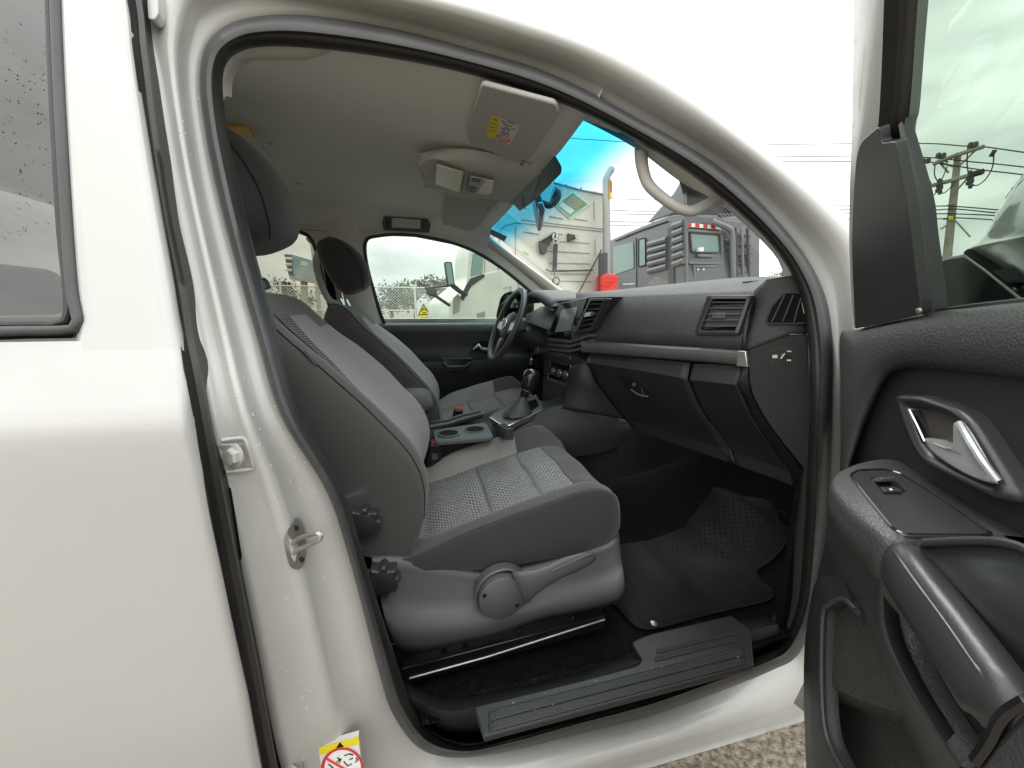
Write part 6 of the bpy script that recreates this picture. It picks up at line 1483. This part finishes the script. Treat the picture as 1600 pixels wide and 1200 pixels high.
tl = [(-4.2, 33, 2.4, 1.6, 'low bushy tree behind the fence, nearest the driver headrest'), (-2.2, 34, 2.9, 1.5, 'broad tree behind the fence, left of the warning sign'), (-.3, 32, 3.1, 1.4, 'rounded tree behind the fence, just left of the warning sign'), (1.3, 34, 3.8, 1.3, 'tallest tree behind the fence, above the warning sign'), (3.0, 36, 3.6, 1.4, 'tree behind the fence, under the lorry mirror'),
      (-10.5, 36, 3.6, 1.6, 'tree seen through the rear window below the billboard'), (-13.5, 38, 3.0, 1.6, 'tree seen through the rear window, right beside the lamp post')]
for i, q in enumerate(tl): tree(*q[:4], i, q[4])
rt = thing('tree', 'small tree on the horizon at the right end of the dashboard', 'tree', V((50, 45, 0)))
def small_tree(px_, u, v, root):
    b_ = MB(); rnd = random.Random(4)
    p0 = PX(u, v, px_)
    for _ in range(160):
        p = p0+V((rnd.gauss(0, .5), rnd.gauss(0, .7), -abs(rnd.gauss(0, 1.0)))); s_ = rnd.uniform(.1, .35); i0 = len(b_.v); b_.v += [p, p+V((0, s_, s_*.5)), p+V((0, .1, s_))]; b_.f.append([i0, i0+1, i0+2])
    b_.build('crown', M['leaf'], root, smooth=0); tube('trunk', [V((p0.x, p0.y, 0)), p0], .15, M['bark'], root, n=6)
small_tree(50, 1225, 424, rt)
rt2 = thing('tree', 'small tree top at the foot of the utility pole', 'tree', V((60, 28, 0))); small_tree(60, 1465, 398, rt2)
# ---- billboard and lamp post, far left
BY = 34
bb = thing('billboard', 'large pale billboard on a thick post', 'billboard', PY(474, 520, BY))
def BB(u, v, o=0): return PY(u, v, BY-o)
M['poster'] = mat('faded_poster', (.42, .50, .52), .6, var=.45, vscale=.7, col2=(.22, .33, .38))
bo_ = plate('board', [BB(u, v) for u, v in [(454,397),(492,408),(492,438),(457,430)]], (0, .5, 0), M['poster'], bb)
plate('board_end', [BB(u, v, .02) for u, v in [(444,397),(455,398),(459,431),(451,430)]], (0, .5, 0), M['glight'], bb)
for v in (404, 413, 422): tube('end_strut', [BB(446, v, .1), BB(456, v+.5, .1)], .10, M['white'], bb, n=5)
plate('poster_patch', [BB(u, v, .03) for u, v in [(470,407),(480,410),(480,416),(470,414)]], (0, .02, 0), M['label'], bo_, smooth=0)
M['concrete'] = mat('pale_concrete', (.45, .44, .38), .8)
plate('catwalk', [BB(u, v, .6) for u, v in [(451,430),(490,437),(490,442),(453,436)]], (0, 1.2, 0), M['concrete'], bb)
tube('billboard_post', [BB(475, 440), BB(478, 520)], .26, M['concrete'], bb, n=12)
for u, v in ((446, 442), (452, 443), (462, 447)): tube('flood_lamp', [BB(u-2, v, 1.2), BB(u+1, v-1, 1.2)], .10, M['gdark'], bb, n=6)
lp_ = thing('lamp_post', 'slim street lamp beside the billboard', 'street lamp', PY(502, 520, 28))
tube('lamp_column', [PY(487, 380, 28), PY(494, 430, 28), PY(503, 530, 28)], [.10, .13, .16], M['concrete'], lp_, n=8)
tube('lamp_arm', spl([PY(487, 382, 28), PY(483, 377, 28), PY(479, 372, 28)], 8), .07, M['gdark'], lp_, n=6)
tube('lamp_crossbar', [PY(491, 458, 28), PY(504, 458, 28)], .05, M['gdark'], lp_, n=5)
# ---- utility pole and wires at the right, wires across the windscreen
PXX = 14.0
up = thing('utility_pole', 'wooden utility pole with two crossarms seen through the door window', 'utility pole', PX(1470, 520, PXX))
def U(u, v, o=0): return PX(u, v, PXX-o)
M['wood'] = mat('pole_wood', (.30, .27, .22), .9, bump=.5, bscale=8, var=.2, vscale=2); M['cable'] = mat('cable_black', (.02, .02, .02), .6)
tube('pole', [U(1497, 239), U(1492, 290), U(1486, 345), U(1480, 400), U(1470, 520)], [.065, .075, .083, .09, .10], M['wood'], up, n=10)
tube('crossarm', [U(1459, 256, .1), U(1495, 242, .1), U(1537, 229, .1)], .055, M['wood'], up, n=6)
tube('crossarm', [U(1452, 291, .1), U(1490, 281, .1), U(1524, 271, .1)], .055, M['wood'], up, n=6)
tube('arm_end', [U(1517, 273, .1), U(1536, 268, .1)], .075, M['cable'], up, n=6)
for a_, b_ in (((1472,255),(1494,262)), ((1523,236),(1496,262)), ((1475,250),(1481,254)), ((1512,278),(1495,297)), ((1465,250),(1482,270))):
    tube('arm_brace', [U(*a_, .05), U(*b_, .05)], .022, M['wood'], up, n=5)
for u, v in ((1450, 290), (1466, 286), (1470, 289), (1514, 274), (1518, 279)):
    ins = lathe('insulator', U(u, v+5, .12), (0, 0, 1), [(.03, -.16), (.05, -.1), (.03, -.04), (.05, 0), (.03, .08), (.05, .14), (.02, .2)], M['gdark'], up, n=10)
for u, v in ((1442, 256), (1450, 255), (1466, 247), (1474, 247), (1516, 231), (1524, 230)): lathe('insulator', U(u, v-3, .1), (0, 0, 1), [(.05, -.05), (.06, .02), (.04, .08)], M['gdark'], up, n=8)
for pts in ([(1442,257),(1444,275),(1449,286)], [(1461,258),(1460,272),(1464,282)], [(1480,260),(1474,275),(1470,284)], [(1512,232),(1511,255),(1513,270)], [(1553,236),(1551,260),(1540,280),(1526,290),(1516,286)], [(1449,300),(1452,306),(1460,304),(1464,298)], [(1468,297),(1474,302),(1484,294),(1490,288)]):
    tube('jumper_cable', spl([U(u, v, .1) for u, v in pts], 16), .014, M['cable'], up, n=4)
tube('arm_cap', [U(1548, 245, .1), U(1555, 234, .1)], .05, M['cable'], up, n=6)
for a_, b_ in (((1478,322),(1494,316)), ((1474,343),(1490,340)), ((1492,344),(1516,370)), ((1470,358),(1479,352))): tube('step_bolt', [U(*a_, .08), U(*b_, .08)], .02, M['wood'], up, n=5)
plate('pole_tag', [U(u, v, .14) for u, v in [(1482,337),(1489,338),(1489,343),(1482,343)]], (.01, 0, 0), M['yellow'], up, smooth=0)
ul = [[(1200,226),(1424,224),(1500,228),(1535,229),(1600,238),(1900,280)], [(1200,244),(1430,246),(1462,247),(1520,253),(1600,261),(1900,300)], [(1200,252),(1432,253),(1466,255),(1530,265),(1600,273),(1900,310)],
      [(1200,321),(1445,322),(1485,322),(1560,328),(1600,333),(1900,370)], [(1200,327),(1447,328),(1485,326),(1560,333),(1600,336),(1900,372)], [(1200,334),(1449,334),(1485,334),(1560,337),(1600,342),(1900,380)], [(1200,341),(1449,342),(1485,340),(1560,344),(1600,348),(1900,384)]]
names = ['topmost power line running to the utility pole', 'second power line from the top at the utility pole', 'third power line from the top at the utility pole', 'upper of the four low cables on the utility pole', 'second of the four low cables on the utility pole', 'third of the four low cables on the utility pole', 'lowest cable on the utility pole']
for l_, nm in zip(ul, names):
    o_ = tube('power_line', spl([U(u, v, .1) for u, v in l_], 40), .014, M['cable'], None, n=4); tag(o_, nm, 'power line', 'power lines at the utility pole')
wl_ = [([(700,186),(870,213),(935,219),(1005,223),(1100,225)], 'high thin wire crossing the blue shade band'), ([(600,300),(940,310),(1000,312),(1060,314),(1150,318)], 'uppermost cable between the two lorries'), ([(600,318),(940,328),(1000,330),(1060,330),(1150,332)], 'second cable down between the two lorries'), ([(600,330),(940,334),(1000,335),(1150,336)], 'third cable down between the two lorries'), ([(600,345),(940,346),(1000,347),(1150,344)], 'fourth cable down between the two lorries'), ([(600,352),(940,352),(1000,353),(1150,352)], 'lowest cable between the two lorries')]
for l_, nm in wl_:
    o_ = tube('overhead_cable', spl([PY(u, v, 30) for u, v in l_], 30), .024, M['cable'], None, n=4); tag(o_, nm, 'cable', 'cables behind the lorries')
# ---- driver's outside mirror
om = spl([PY(u, v, 2.52) for u, v in [(776,498),(779,478),(784,463),(795,456),(808,458),(812,480),(806,500),(790,504)]], 40, True)
omo = loft('far_door_mirror', [[p+V((.10, .0, 0)) for p in om], om, [p.lerp(PY(794, 482, 2.52), .14) for p in om]], M['smooth'], truck, close_c=True, caps=True, smooth=60)
plate('mirror_glass', [p.lerp(PY(794, 482, 2.52), .17)+V((-.004, -.003, 0)) for p in om], (.003, 0, 0), M['chrome'], omo, smooth=0)
